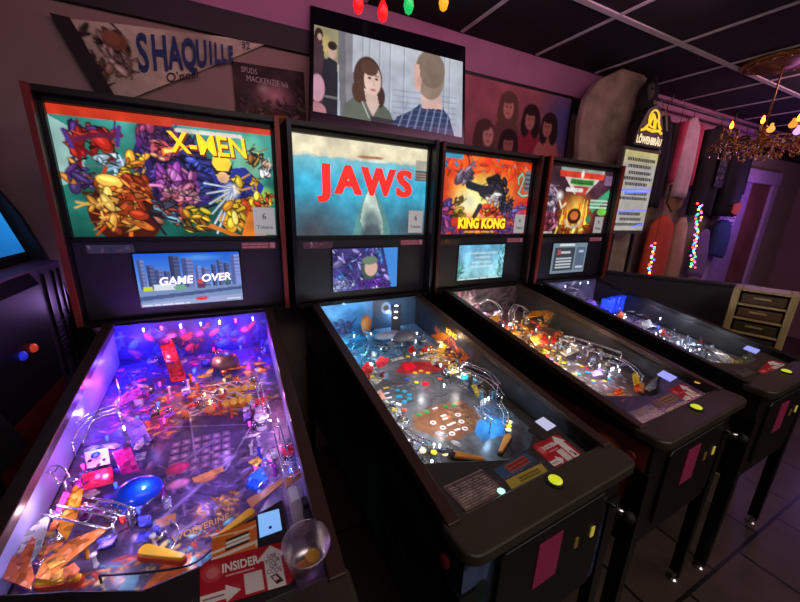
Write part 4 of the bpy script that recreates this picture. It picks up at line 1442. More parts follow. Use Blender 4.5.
deck(M1, 'plastic', [(-0.276,0.371,0.927), (-0.247,0.412,0.932), (-0.233,0.424,0.934), (-0.223,0.339,0.923), (-0.231,0.312,0.920)], pmat((190, 190, 205), 0.3))
deck(M1, 'plastic', [(0.141,0.378,0.923), (0.174,0.397,0.925), (0.184,0.355,0.920), (0.155,0.331,0.917), (0.134,0.345,0.919)], pmat((40, 90, 235), 0.15))
deck(M1, 'plastic', [(0.143,0.417,0.933), (0.168,0.428,0.934), (0.176,0.411,0.932), (0.161,0.397,0.930)], pmat((250, 190, 90), 0.0))
deck(M1, 'slingshot_plastic', [(0.133,0.312,0.915), (0.216,0.342,0.919), (0.218,0.329,0.917), (0.144,0.287,0.912)], mat('wood_plastic', (190, 120, 80), 0.4))
deck(M1, 'plastic', [(0.220,0.336,0.923), (0.261,0.351,0.925), (0.261,0.326,0.922), (0.220,0.306,0.919)], mat('wood_plastic', (190, 120, 80), 0.4))
# pair of yellow fists
for a, b in (((0.109,0.760,0.958), (0.174,0.756,0.958)), ((0.093,0.700,0.951), (0.161,0.698,0.951))):
    fs = MB()
    for i in range(4):
        t = i / 3
        fs.ball((a[0] + (b[0] - a[0]) * t, a[1] + (b[1] - a[1]) * t, pz(a[1]) + 0.028 + 0.004 * math.sin(t * 3)), 0.0125, 10, 1, 1.3, 0.9)
    fs.build('fist_toy', mat('yellow_toy', (240, 195, 60), 0.4), M1, smooth=True)
    bl = MB()
    for i in range(3):
        t = i / 2
        x, y = a[0] + (b[0] - a[0]) * t - 0.01, a[1] + 0.012
        bl.tube([(x, y, pz(y) + 0.03), (x - 0.03, y + 0.03, pz(y) + 0.04), (x - 0.075, y + 0.045, pz(y) + 0.035)], [0.003, 0.0025, 0.0008], 5)
    bl.build('silver_blade', mat('pale_blade', (220, 220, 215), 0.3, 0.3), M1, smooth=True)
# wire ramps
wire_ramp(M1, [(-0.257,0.626,0.963), (-0.246,0.669,0.988), (-0.212,0.693,1.000), (-0.174,0.701,1.001)], 0.022, n=3)
wire_ramp(M1, [(-0.297,0.506,0.948), (-0.285,0.519,0.970), (-0.250,0.509,0.979), (-0.230,0.489,0.956)], 0.02)
wire_ramp(M1, [(-0.230,0.415,0.947), (-0.171,0.372,0.947), (-0.116,0.347,0.929)], 0.024, n=2)
wire_ramp(M1, [(-0.172,0.410,0.947), (-0.125,0.382,0.943), (-0.093,0.363,0.931)], 0.02, n=2)
wire_ramp(M1, [(-0.019,0.341,0.899), (-0.002,0.315,0.896), (-0.003,0.284,0.892), (-0.017,0.261,0.889)], 0.02, n=1, r=0.0018)
wire_ramp(M1, [(0.231,0.517,0.975), (0.235,0.432,0.959), (0.239,0.363,0.941), (0.242,0.328,0.927)], 0.02, n=3)
wire_ramp(M1, [(0.193,0.726,0.984), (0.198,0.639,0.979), (0.207,0.564,0.965)], 0.016)
wire_ramp(M1, [(-0.122,0.268,0.890), (-0.057,0.245,0.887), (0.026,0.225,0.885), (0.067,0.242,0.887)], 0.02, n=1, r=0.0022, m=mat('rail_dark', (70, 66, 80), 0.3, 0.8))
wire_ramp(M1, [(-0.224,0.903,1.005), (-0.193,0.799,0.993), (-0.191,0.749,0.977)], 0.016, n=1)
for q, c in (((0.195,0.660,0.916), (235, 60, 70)), ((0.188,0.585,0.908), (225, 225, 235)), ((0.246,0.426,0.889), (240, 50, 80))):
    bumper(M1, q, pmat(c, 0.1), 0.02)
VPAL = [(230, 220, 240), (190, 60, 200), (90, 90, 230), (160, 130, 220), (235, 235, 245)]
scatter(M1, 5, [(-0.24, 0.24, 0.92, 1.06, 30, [(60, 70, 220), (140, 90, 210), (200, 60, 110), (200, 200, 235)], ['blue']),
                (-0.20, -0.02, 0.66, 0.92, 30, [(235, 80, 180), (180, 110, 230), (230, 210, 240), (120, 100, 230)], ['pink', 'blue']),
                (-0.02, 0.22, 0.74, 0.92, 30, [(240, 170, 70), (230, 120, 60), (220, 210, 230), (150, 110, 200)], ['warm', 'pink']),
                (-0.02, 0.12, 0.66, 0.74, 8, [(240, 150, 80), (230, 90, 70)], ['red']),
                (-0.24, -0.10, 0.40, 0.64, 22, VPAL, ['pink', 'blue']),
                (0.15, 0.21, 0.34, 0.72, 20, VPAL, ['pink', 'blue']),
                (-0.14, -0.03, 0.30, 0.44, 14, VPAL, ['blue', 'red']),
                (-0.22, -0.15, 0.26, 0.40, 8, [(240, 160, 60), (235, 120, 60)], ['warm'])])
ap1 = apron(M1, mat('apron_black', (26, 23, 26), 0.4), 0.20, 0.165)
text('printed_name', 'WOLVERINE', 0.022, (0.04, 0.315, pz(0.315) + 0.0012), (1, 0.12, 0), (-0.12, 1, SL), mat('print_ochre', (225, 175, 80), 0.5), M1, sx=0.9)


def card_insider(W=110):
    A = Art(W, int(W * 0.62), (176, 28, 44), asp=1.6, seed=2)
    A.ell(0.14, 0.30, 0.12, 0.20, (196, 60, 70))
    A.ell(0.14, 0.30, 0.07, 0.12, (214, 110, 116))
    A.poly([(0.80, 0.02), (0.99, 0.34), (0.90, 0.34), (0.90, 0.98), (0.70, 0.98), (0.70, 0.34), (0.60, 0.34)], (226, 218, 218))
    A.poly([(0.0, 0.72), (0.26, 0.72), (0.26, 0.62), (0.42, 0.80), (0.26, 0.98), (0.26, 0.90), (0.0, 0.90)], (226, 218, 218))
    A.scribble(0.04, 0.76, 0.24, 0.86, 1, (120, 60, 66), 0.03, 2)
    A.rect(0.46, 0.52, 0.66, 0.94, (216, 205, 205))
    A.poly([(0.74, 0.72), (0.82, 0.68), (0.88, 0.88), (0.80, 0.92)], (70, 30, 36))
    A.poly([(0.765, 0.74), (0.805, 0.72), (0.835, 0.82), (0.79, 0.84)], (225, 200, 200))
    A.scribble(0.28, 0.42, 0.58, 0.47, 1, (225, 190, 195), 0.03, 4)
    return A


def card_orange():
    A = Art(70, 50, (222, 110, 40), asp=1.35, seed=3)
    A.rect(0.30, 0.28, 0.82, 0.62, (30, 28, 30))
    A.scribble(0.33, 0.34, 0.80, 0.56, 2, (230, 225, 220), 0.09, 3)
    A.rect(0.0, 0.48, 0.28, 0.56, (235, 225, 215))
    A.rect(0.0, 0.66, 1.0, 0.86, (232, 222, 214))
    A.rect(0.20, 0.76, 0.95, 1.0, (225, 115, 44))
    A.line([(0, 0.05), (0.9, 0.24)], 0.05, (240, 200, 160))
    A.line([(0.5, 0.2), (1, 0.2)], 0.06, (240, 190, 150))
    return A


def apron_card(root, name, pts, art, m=ARTM, h=0.0485):
    """printed card lying on the apron; pts are local corners on its plane"""
    q = [(p[0], p[1], gz(p[1]) - 0.012 + (h - 0.0477)) for p in pts]
    return card(name, q, art, m, root, 0.16 if name == 'red_card' else 0.0)


apron_card(M1, 'instruction_card', [(0.072,0.208,0.951), (0.150,0.212,0.952), (0.151,0.153,0.941), (0.071,0.148,0.940)], card_orange())
ic = [(0.053,0.167,0.943), (0.199,0.150,0.941), (0.201,0.074,0.927), (0.057,0.092,0.930)]
apron_card(M1, 'red_card', ic, card_insider(), h=0.0490)
cw = mat('card_white', (232, 224, 224), 0.7)
cd_ = mat('card_dark', (60, 24, 30), 0.7)


def on_card(pts, u, v, dz=-0.0101):
    tl, tr, br, bl = [Vector((p[0], p[1], 0)) for p in pts]
    p = tl + (tr - tl) * u + (bl - tl) * v
    return (p.x, p.y, gz(p.y) + dz), (tr - tl).normalized(), (tl - bl).normalized()


def card_text(root, pts, u, v, body, size, m, sx=1.0, bold=0.0):
    o, X, Y = on_card(pts, u, v)
    text('card_lettering', body, size, o, (X.x, X.y, GS * X.y), (Y.x, Y.y, GS * Y.y), m, root, depth=0.0002, sx=sx, bold=bold)


card_text(M1, ic, 0.44, 0.28, 'INSIDER', 0.021, cw, 0.8, 0.0006)
for i, t_ in enumerate(('USE', 'YOUR', 'QR', 'CODE')):
    card_text(M1, ic, 0.80, 0.28 + 0.115 * i, t_, 0.0105, cd_, 0.9)
# small lit panel beside the cards
sq = [(0.154,0.219,0.953), (0.195,0.217,0.953), (0.195,0.174,0.945), (0.154,0.174,0.945)]
o_ = MB().slab([(p[0], p[1], gz(p[1]) - 0.009) for p in sq], 0.003).build('score_display', mat('lit_blue_panel', (120, 170, 235), 0.3, emit=0.9, vary=0.05), M1)
mm_ = [Vector(p) for p in (sq[0], sq[1], sq[2], sq[3])]
c_ = sum(mm_, Vector()) / 4
MB().lathe([(0.003, 0), (0.003, 0.0015)], (c_.x, c_.y - 0.012, gz(c_.y - 0.012) - 0.009), 10).build('display_dot', RUBBER, o_)
# shooter lane pieces
deck(M1, 'lane_plate', [(0.221,0.295,0.923), (0.252,0.300,0.924), (0.252,0.181,0.910), (0.220,0.172,0.909)], mat('lane_grey', (160, 150, 160), 0.35))
deck(M1, 'lane_plate', [(0.223,0.294,0.929), (0.242,0.295,0.929), (0.244,0.258,0.925), (0.224,0.255,0.924)], mat('lane_white', (215, 215, 225), 0.35))
for q in ((0.252,0.242,0.917), (0.250,0.210,0.913)):
    MB().box(q[0] - 0.006, q[0] + 0.006, q[1] - 0.012, q[1] + 0.012, pz(q[1]), pz(q[1]) + 0.062).build('lane_switch', RUBBER, M1)

# ---------------------------------------------------------------- fittings of the second playfield
flipper(M2, (-0.106,0.255,0.888), (-0.047,0.206,0.883), FLO, mat('flipper_rubber_black', (40, 34, 30), 0.6))
flipper(M2, (0.095,0.246,0.887), (0.024,0.207,0.883), FLO, MATS['flipper_rubber_black'])


def lamps(root, name, items, key, fn, em):
    for p, c in items:
        part(name, key, fn, mat('insert_%d_%d_%d' % c, c, 0.3, 0, em, vary=0.0), root, (p[0], p[1], pz(p[1]) + 0.0006))


YI, GI_, WI, CI, RI, BI, OI = (235, 205, 30), (20, 150, 80), (230, 230, 235), (20, 160, 200), (215, 30, 40), (40, 80, 190), (225, 85, 40)
lamps(M2, 'insert_lamp', [((0.017,0.686,0.920), YI), ((0.048,0.690,0.920), YI), ((0.068,0.667,0.917), YI), ((0.054,0.809,0.934), YI), ((0.126,0.806,0.934), YI), ((-0.043,0.814,0.935), GI_), ((-0.013,0.627,0.913), YI), ((-0.158,0.726,0.924), YI), ((0.091,0.613,0.911), OI),
      ((-0.102,0.463,0.893), GI_), ((-0.068,0.465,0.893), GI_), ((0.012,0.464,0.893), GI_), ((0.046,0.459,0.893), GI_), ((-0.136,0.504,0.898), OI),
      ((-0.106,0.609,0.910), CI), ((-0.084,0.594,0.909), CI), ((-0.077,0.569,0.906), CI), ((-0.088,0.549,0.903), CI), ((-0.114,0.541,0.902), CI), ((-0.122,0.574,0.906), CI), ((-0.114,0.574,0.906), CI), ((-0.037,0.658,0.916), BI)], 'dot', dot, 0.32)
lamps(M2, 'insert_lamp', [((-0.167,0.519,0.900), YI), ((-0.165,0.491,0.896), WI), ((-0.077,0.411,0.887), WI), ((-0.060,0.379,0.883), WI), ((0.026,0.410,0.887), WI), ((0.016,0.378,0.883), WI), ((0.006,0.347,0.879), WI), ((-0.048,0.345,0.879), WI), ((-0.164,0.447,0.891), WI)], 'ring', ring, 0.35)
lamps(M2, 'insert_lamp', [((-0.152,0.608,0.910), WI), ((-0.155,0.581,0.907), WI), ((-0.158,0.556,0.904), WI), ((-0.139,0.638,0.914), YI), ((-0.030,0.469,0.894), WI), ((-0.024,0.426,0.889), WI), ((-0.027,0.411,0.887), WI), ((-0.030,0.381,0.883), WI), ((-0.016,0.383,0.884), WI), ((-0.020,0.353,0.880), WI)], 'bar', bar, 0.35)
# red lozenges and dot
deck(M2, 'insert_plate', [(-0.004,0.760,0.931), (0.045,0.759,0.931), (0.041,0.719,0.927), (-0.014,0.708,0.925)], mat('insert_red_lit', (225, 20, 40), 0.3, emit=0.45), 0.002)
q = (0.017,0.605,0.910)
MB().lathe([(0.016, 0), (0.016, 0.002), (0.001, 0.0025)], (q[0], q[1], pz(q[1])), 18).build('insert_plate', MATS['insert_red_lit'], M2)
# red lettered plastics at left, orange flames at right
for pts, c in (([(-0.228,0.700,0.971), (-0.172,0.754,0.978), (-0.148,0.729,0.975), (-0.178,0.681,0.969), (-0.224,0.671,0.968)], (220, 40, 36)), ([(-0.142,0.734,0.980), (-0.100,0.767,0.984), (-0.076,0.742,0.981), (-0.104,0.704,0.977), (-0.149,0.691,0.975)], (225, 44, 38)),
               ([(0.031,0.781,0.981), (0.075,0.813,0.985), (0.073,0.776,0.980), (0.035,0.753,0.978)], (220, 50, 36)), ([(0.094,0.768,0.979), (0.135,0.792,0.982), (0.119,0.750,0.977), (0.084,0.736,0.976)], (220, 50, 36)),
               ([(0.142,0.723,0.984), (0.205,0.767,0.989), (0.210,0.736,0.986), (0.161,0.690,0.980), (0.131,0.692,0.980)], (250, 190, 60)), ([(0.190,0.629,0.968), (0.344,0.709,0.977), (0.373,0.709,0.977), (0.255,0.631,0.968), (0.183,0.607,0.965)], (245, 120, 40)),
               ([(0.131,0.619,0.962), (0.178,0.626,0.962), (0.143,0.561,0.955), (0.100,0.563,0.955)], (235, 205, 120)), ([(-0.068,0.740,0.976), (-0.010,0.744,0.976), (-0.013,0.728,0.975), (-0.071,0.725,0.974)], (225, 225, 220)),
               ([(0.132,0.474,0.944), (0.154,0.472,0.944), (0.127,0.419,0.938), (0.105,0.410,0.937)], (220, 190, 60)), ([(0.137,0.541,0.952), (0.164,0.531,0.951), (0.142,0.504,0.948), (0.116,0.514,0.949)], (30, 160, 190)),
               ([(-0.207,0.654,0.956), (-0.169,0.666,0.957), (-0.146,0.644,0.955), (-0.190,0.621,0.952)], (205, 205, 185)), ([(-0.212,0.572,0.951), (-0.189,0.581,0.952), (-0.194,0.530,0.946), (-0.211,0.525,0.945)], (220, 150, 130))):
    deck(M2, 'plastic', pts, pmat(c, 0.0), 0.003)
# blue sky flat, boat and blue loops at the back
deck(M2, 'plastic', [(-0.206,0.890,1.004), (-0.136,0.952,1.011), (-0.090,0.947,1.011), (-0.119,0.878,1.002), (-0.189,0.840,0.998)], pmat((50, 170, 225), 0.2))
q = (-0.045,1.052,1.033)
MB().lathe([(0.006, -0.06), (0.02, -0.03), (0.026, 0.0), (0.024, 0.025), (0.012, 0.04), (0.001, 0.045)], (q[0], q[1], q[2] - 0.01), 16).build('buoy_toy', mat('orange_toy', (215, 120, 50), 0.4), M2, smooth=True)
q = (0.015,0.933,0.999)
MB().loft([[(q[0] + 0.07 * (i / 8 - 0.5) * 2, q[1] + 0.03 * math.sqrt(max(0, 1 - (i / 4 - 1) ** 2)) * math.cos(t), q[2] + 0.018 * math.sqrt(max(0, 1 - (i / 4 - 1) ** 2)) * math.sin(t)) for t in [2 * math.pi * k / 12 for k in range(12)]] for i in range(9)]).build('hull_toy', mat('pale_hull', (150, 170, 195), 0.35), M2, smooth=True)
q = (0.087,0.909,0.996)
MB().lathe([(0.045, 0), (0.05, 0.012), (0.045, 0.026), (0.025, 0.036), (0.001, 0.04)], (q[0], q[1], pz(q[1]) + 0.03), 24, 1.2, 0.8).build('grey_dome', mat('slate_dome', (96, 104, 118), 0.3), M2, smooth=True)
for q in ((0.116,1.050,1.097), (0.115,1.050,1.065), (0.113,1.050,1.034)):
    MB().lathe([(0.009, 0), (0.009, 0.004), (0.001, 0.006)], (q[0], 1.045, q[2]), 12).build('lamp', LED['white'], M2)
MB().box((0.116,1.050,1.097)[0] - 0.02, (0.116,1.050,1.097)[0] + 0.03, 1.052, 1.06, pz(1.05), 1.10).build('lamp_tower', mat('slate_tower', (60, 66, 78), 0.5), M2)
wire_ramp(M2, [(0.110,0.566,0.985), (0.143,0.510,0.979), (0.175,0.456,0.972), (0.185,0.408,0.962), (0.184,0.369,0.942)], 0.022)
wire_ramp(M2, [(0.161,0.569,0.991), (0.193,0.512,0.984), (0.210,0.462,0.978), (0.205,0.413,0.962)], 0.018)
wire_ramp(M2, [(-0.213,0.848,0.999), (-0.174,0.857,1.020), (-0.148,0.821,1.016), (-0.177,0.785,0.991)], 0.02, m=mat('blue_wire', (70, 180, 240), 0.25, 0.5))
wire_ramp(M2, [(0.075,0.370,0.932), (0.057,0.324,0.927), (0.065,0.296,0.923)], 0.02)
wire_ramp(M2, [(-0.209,0.390,0.934), (-0.200,0.333,0.928), (-0.166,0.289,0.922)], 0.02)
wire_ramp(M2, [(0.156,0.349,0.930), (0.137,0.302,0.924), (0.109,0.276,0.911)], 0.016)
for pts in ([(-0.208,0.307,0.905), (-0.186,0.314,0.905), (-0.104,0.255,0.898), (-0.119,0.245,0.897)], [(0.137,0.298,0.904), (0.168,0.301,0.904), (0.114,0.253,0.898), (0.089,0.254,0.898)]):
    deck(M2, 'slingshot_plastic', pts, mat('smoke_plastic', (40, 38, 40), 0.3), 0.004)
for q, n in (((-0.192,0.295,0.907), 'warm'), ((-0.165,0.278,0.905), 'yellow'), ((-0.139,0.261,0.903), 'warm'), ((0.140,0.286,0.906), 'warm'), ((0.124,0.273,0.905), 'yellow'), ((0.109,0.260,0.903), 'warm')):
    part('lamp', 'dot', dot, mat('lane_' + n, {'warm': (255, 220, 170), 'yellow': (220, 220, 40)}[n], 0.3, 0, 1.0, vary=0), M2, (q[0], q[1], pz(q[1]) + 0.031))
WPAL = [(235, 235, 240), (210, 215, 225), (120, 190, 230), (200, 190, 170), (90, 100, 120)]
scatter(M2, 9, [(-0.24, 0.0, 0.84, 1.06, 30, [(60, 180, 230), (120, 200, 235), (220, 230, 240), (60, 90, 130)], ['white']),
                (0.0, 0.22, 0.84, 0.98, 18, [(150, 170, 190), (90, 100, 120), (220, 225, 230)], ['white']),
                (-0.23, -0.12, 0.68, 0.82, 12, [(230, 60, 50), (220, 220, 220), (90, 160, 200)], ['white']),
                (0.08, 0.24, 0.66, 0.82, 22, [(245, 160, 60), (240, 100, 50), (250, 220, 130), (230, 230, 230)], ['warm', 'white']),
                (0.12, 0.22, 0.40, 0.66, 26, WPAL, ['white']),
                (-0.24, -0.16, 0.26, 0.52, 26, WPAL, ['white']),
                (-0.16, -0.09, 0.26, 0.34, 8, WPAL, ['white'])])
for q, n in (((0.065,0.550,0.913), 'white'), ((0.138,0.676,0.948), 'white'), ((-0.219,0.370,0.912), 'white'), ((-0.204,0.359,0.911), 'white'), ((-0.144,0.864,0.971), 'white')):
    part('lamp', 'bulb', bulb, LED[n], M2, (q[0], q[1], pz(q[1]) + 0.008))
ap2 = apron(M2, mat('apron_dark_grey', (44, 42, 42), 0.45), 0.17, 0.14)


def card_plate(c0=(112, 92, 88), c1=(80, 64, 80), seed=5, rows=9):
    A = Art(60, 46, c0, asp=1.3, seed=seed)
    A.vgrad(c1, c0)
    A.scribble(0.08, 0.1, 0.92, 0.92, rows, (168, 150, 140), 0.03, seed)
    A.noise(0.3, 8, 2)
    return A


def card_two(c0, c1):
    A = Art(40, 16, c0, asp=2.4, seed=4)
    A.rect(0.28, 0.18, 0.86, 0.82, c1)
    A.scribble(0.32, 0.25, 0.82, 0.78, 2, tuple(v * 0.6 for v in c1), 0.12, 3)
    return A


apron_card(M2, 'instruction_card', [(-0.240,0.133,0.937), (-0.118,0.135,0.938), (-0.102,0.070,0.926), (-0.226,0.065,0.925)], card_plate())
fr2 = MB()
cq = [(-0.240,0.133,0.937), (-0.118,0.135,0.938), (-0.102,0.070,0.926), (-0.226,0.065,0.925)]
fr2.tube([(p[0], p[1], gz(p[1]) - 0.0105) for p in cq + [cq[0]]], 0.0014, 6)
fr2.build('card_frame', mat('frame_bronze', (130, 104, 92), 0.35, 0.6), M2)
apron_card(M2, 'blue_card', [(-0.091,0.124,0.936), (0.037,0.132,0.937), (0.043,0.095,0.930), (-0.085,0.091,0.930)], card_two((52, 80, 110), (170, 70, 62)))
apron_card(M2, 'yellow_card', [(-0.084,0.088,0.929), (0.046,0.088,0.929), (0.046,0.062,0.924), (-0.086,0.063,0.925)], card_two((170, 150, 60), (150, 130, 50)), h=0.0488)
ic2 = [(0.068,0.141,0.939), (0.181,0.143,0.939), (0.199,0.064,0.925), (0.074,0.060,0.924)]
apron_card(M2, 'red_card', ic2, card_insider(64))
card_text(M2, ic2, 0.40, 0.28, 'INSIDER', 0.018, cw, 0.8, 0.0005)
sd = [(0.107,0.188,0.947), (0.174,0.200,0.950), (0.191,0.147,0.940), (0.120,0.139,0.939)]
md = deck(M2, 'score_display', [(p[0], p[1], gz(p[1]) - 0.009) for p in sd], mat('display_frame', (46, 42, 40), 0.4), 0.008)
sd2 = [(0.153,0.202,0.950), (0.195,0.206,0.951), (0.203,0.164,0.943), (0.158,0.160,0.942)]
MB().slab([(p[0], p[1], gz(p[1]) - 0.008) for p in sd2], 0.001).build('display_glow', mat('lit_grey_panel', (175, 180, 215), 0.3, emit=0.85, vary=0.04), md)
q = (-0.115,0.070,0.926)
part('lamp', 'dot', dot, led_mat('mint', (170, 255, 215), 1.6), M2, (q[0], q[1], gz(q[1]) - 0.0105))
# side art and orange forms with gold letters laid on the right blade
def side_panel(root, name, art, side_x, y0, y1, z0, z1, m=ARTM):
    d = (y1 - y0)
    if side_x < 0:
        return surface(name, art, m, root, (side_x, y1, z1), (0, -d, 0), (0, 0, z0 - z1))
    return surface(name, art, m, root, (side_x, y0, z1), (0, d, 0), (0, 0, z0 - z1))


A = Art(150, 60, (22, 42, 48), seed=14)
A.noise(0.9, 6, 4)
rg_ = np.random.RandomState(2)
for i in range(60):
    u, v = rg_.rand(), rg_.rand()
    A.line([(u, v), (u + 0.03, v + 0.10 + 0.1 * rg_.rand())], 0.012, (34, 84 + 40 * rg_.rand(), 84), 0.6)
A.poly([(0, 0), (0.16, 0), (1, 0.44), (1, 0), (0, 0)], (10, 12, 16), 0.5)
side_panel(M2, 'side_art', A, -0.2806, 0.01, 1.28, 0.52, 0.89)
A = Art(150, 60, (84, 34, 16), seed=15)
A.noise(0.9, 5, 4)
for u, v, ru, rv, c in ((0.62, 0.30, 0.14, 0.30, (245, 96, 34)), (0.80, 0.45, 0.07, 0.22, (250, 112, 40)), (0.90, 0.25, 0.05, 0.16, (250, 118, 44)), (0.30, 0.22, 0.12, 0.16, (190, 56, 34)), (0.70, 0.75, 0.12, 0.22, (215, 84, 34))):
    A.ell(u, v, ru, rv, c, soft=0.6)
for i in range(7):
    u = 0.40 + 0.018 * i
    A.line([(u + 0.02, 0.46), (u, 0.30), (u + 0.014, 0.18 - 0.02 * (i % 3))], 0.02, (250, 130, 60), 0.9)
A.poly([(0.70, 0.2), (0.73, 0.2), (0.73, 0.75), (0.70, 0.75)], (14, 8, 8))
A.line([(0.72, 0.25), (0.78, 0.35), (0.73, 0.48), (0.80, 0.62), (0.74, 0.74)], 0.06, (14, 8, 8))
A.line([(0.84, 0.15), (0.86, 0.7), (0.92, 0.72)], 0.05, (14, 8, 8))
side_panel(M3, 'side_art', A, -0.2806, 0.01, 1.28, 0.52, 0.89)
A = Art(120, 40, (20, 17, 14), seed=16)
A.noise(0.9, 5, 4)
A.ell(0.30, 0.2, 0.03, 0.14, (170, 110, 34), soft=0.5)
A.ell(0.68, 0.25, 0.03, 0.14, (150, 60, 30), soft=0.5)
side_panel(M4, 'side_art', A, -0.2806, 0.01, 1.28, 0.52, 0.89)
A = Art(80, 24, (54, 58, 78), asp=3.0, seed=17)
A.noise(0.4, 5, 3)
A.blobs(0.60, 0.62, 0.26, 0.28, [(225, 80, 40), (190, 50, 50), (245, 150, 50), (130, 60, 80)], 40, 0.16, False)
A.poly([(0.25, 0.95), (0.48, 0.35), (0.62, 0.25), (0.42, 0.98)], (245, 130, 40))
bp_ = surface('blade_patch', A, ARTD, M2, (0.2592, 1.04, 1.07), (0, -0.42, -0.42 * 0.15), (0, 0, -0.10))
t0, t1 = (0.258,0.857,0.985), (0.258,0.687,1.071)
tm = [(a + b) / 2 for a, b in zip(t0, t1)]
text('blade_lettering', 'KING', 0.034, (0.2582, tm[1] + 0.0, tm[2] - 0.006), (0, -1, -0.12), (0, 0, 1), mat('lit_gold', (245, 180, 50), 0.4, emit=0.35), M2, bold=0.0015)

A = Art(30, 60, (34, 44, 66), asp=0.5, seed=61)
A.noise(0.7, 4, 3)
A.poly([(0, 0.1), (1, 0.0), (0.7, 0.4), (0.2, 0.9), (0, 1)], (96, 110, 160), 0.6)
A.ell(0.6, 0.35, 0.25, 0.10, (24, 44, 40))
A.ell(0.5, 0.75, 0.2, 0.09, (14, 14, 20))
surface('front_art', A, ARTM, M2, (-0.279, -0.0008, 0.895), (0.085, 0, 0), (0, 0, -0.36))
A = Art(16, 60, (60, 70, 104), asp=0.25, seed=62)
A.noise(0.6, 4, 3)
surface('front_art', A, ARTM, M2, (0.224, -0.0008, 0.78), (0.05, 0, 0), (0, 0, -0.26))

# ---------------------------------------------------------------- fittings of the third playfield
flipper(M3, (-0.09, 0.25), (-0.02, 0.21), FLO, MATS['flipper_rubber_black'])
flipper(M3, (0.13, 0.25), (0.06, 0.21), FLO, MATS['flipper_rubber_black'])
for pts, c in (([(0.028,0.806,1.024), (0.150,0.867,1.031), (0.334,0.845,1.028), (0.209,0.779,1.021), (0.098,0.733,1.015), (0.167,0.805,1.024)], (250, 165, 40)), ([(-0.136,1.244,1.086), (0.075,1.269,1.089), (0.036,1.183,1.079), (-0.128,1.154,1.075)], (200, 90, 110)),
               ([(-0.121,1.149,1.045), (0.028,1.160,1.046), (-0.013,1.103,1.039), (-0.160,1.080,1.036)], (235, 235, 245)), ([(-0.125,0.922,1.008), (-0.033,0.950,1.011), (-0.076,0.880,1.003), (-0.149,0.863,1.001)], (250, 190, 60)),
               ([(-0.064,0.681,0.969), (0.046,0.714,0.973), (-0.017,0.623,0.962), (-0.102,0.610,0.961)], (250, 150, 50)), ([(-0.040,0.652,0.966), (0.039,0.670,0.968), (-0.002,0.618,0.962), (-0.069,0.609,0.960)], (230, 50, 40)), ([(0.041,0.647,0.965), (0.098,0.663,0.967), (0.049,0.612,0.961), (0.004,0.605,0.960)], (225, 40, 40)),
               ([(0.114,0.285,0.922), (0.163,0.291,0.923), (0.083,0.236,0.916), (0.034,0.233,0.916)], (240, 195, 40)), ([(0.045,0.237,0.906), (0.090,0.242,0.907), (0.037,0.205,0.903), (0.009,0.209,0.903)], (240, 90, 40)), ([(-0.065,0.259,0.899), (-0.003,0.264,0.899), (-0.022,0.236,0.896), (-0.076,0.237,0.896)], (240, 95, 40)),
               ([(-0.039,0.373,0.922), (0.039,0.378,0.923), (0.008,0.341,0.919), (-0.059,0.342,0.919)], (170, 140, 230)), ([(-0.016,0.541,0.942), (0.129,0.573,0.946), (0.102,0.520,0.940), (-0.021,0.505,0.938)], (190, 180, 170)),
               ([(0.057,0.203,0.912), (0.201,0.238,0.916), (0.219,0.231,0.916), (0.103,0.186,0.910), (0.050,0.185,0.910)], (150, 150, 155))):
    deck(M3, 'plastic', pts, pmat(c, 0.05), 0.004)
wire_ramp(M3, [(-0.066,0.805,1.014), (-0.043,0.835,1.057), (0.028,0.864,1.081), (0.104,0.870,1.042), (0.073,0.835,0.997)], 0.014, n=3)
wire_ramp(M3, [(0.034,0.588,0.988), (0.070,0.455,0.972), (0.125,0.371,0.962), (0.132,0.300,0.949), (0.125,0.250,0.918)], 0.02)
wire_ramp(M3, [(0.090,0.549,0.993), (0.136,0.461,0.983), (0.186,0.377,0.968)], 0.016)
wire_ramp(M3, [(-0.079,1.063,1.044), (-0.011,1.056,1.064), (0.013,0.996,1.046), (-0.023,0.923,1.018)], 0.016)
items = []
rg_ = random.Random(77)
for i in range(44):
    x, y = rg_.uniform(-0.22, 0.12), rg_.uniform(0.34, 0.66)
    items.append(((x, y), rg_.choice([YI, YI, YI, RI, WI, WI, (150, 120, 220), (40, 160, 200)])))
lamps(M3, 'insert_lamp', items, 'dot', dot, 0.9)
scatter(M3, 13, [(-0.24, 0.05, 0.88, 1.06, 34, [(220, 120, 190), (240, 220, 240), (190, 160, 220), (210, 90, 120)], ['pink', 'white']),
                 (-0.18, 0.22, 0.66, 0.90, 60, [(250, 180, 60), (245, 120, 50), (250, 225, 140), (225, 60, 50), (235, 235, 235)], ['warm', 'yellow', 'white']),
                 (-0.22, 0.0, 0.52, 0.70, 26, [(235, 215, 60), (240, 235, 210), (220, 60, 60)], ['yellow', 'warm']),
                 (0.04, 0.22, 0.34, 0.66, 44, [(230, 230, 240), (150, 170, 220), (200, 190, 180), (90, 90, 110)], ['white']),
                 (-0.22, -0.12, 0.26, 0.40, 20, [(220, 210, 220), (190, 110, 80)], ['white'])])
apron(M3, mat('apron_violet', (56, 50, 92), 0.4), 0.17, 0.14)
apron_card(M3, 'instruction_card', [(-0.228,0.119,0.935), (-0.092,0.116,0.934), (-0.104,0.064,0.925), (-0.236,0.066,0.925)], card_plate((150, 120, 140), (110, 86, 120), 6, 7))
apron_card(M3, 'brown_card', [(-0.085,0.119,0.935), (0.066,0.122,0.935), (0.062,0.083,0.928), (-0.082,0.081,0.928)], card_two((120, 86, 90), (150, 110, 96)))
apron_card(M3, 'tan_card', [(-0.077,0.074,0.927), (0.056,0.074,0.927), (0.058,0.063,0.924), (-0.076,0.059,0.924)], card_two((150, 126, 100), (140, 116, 90)), h=0.0488)
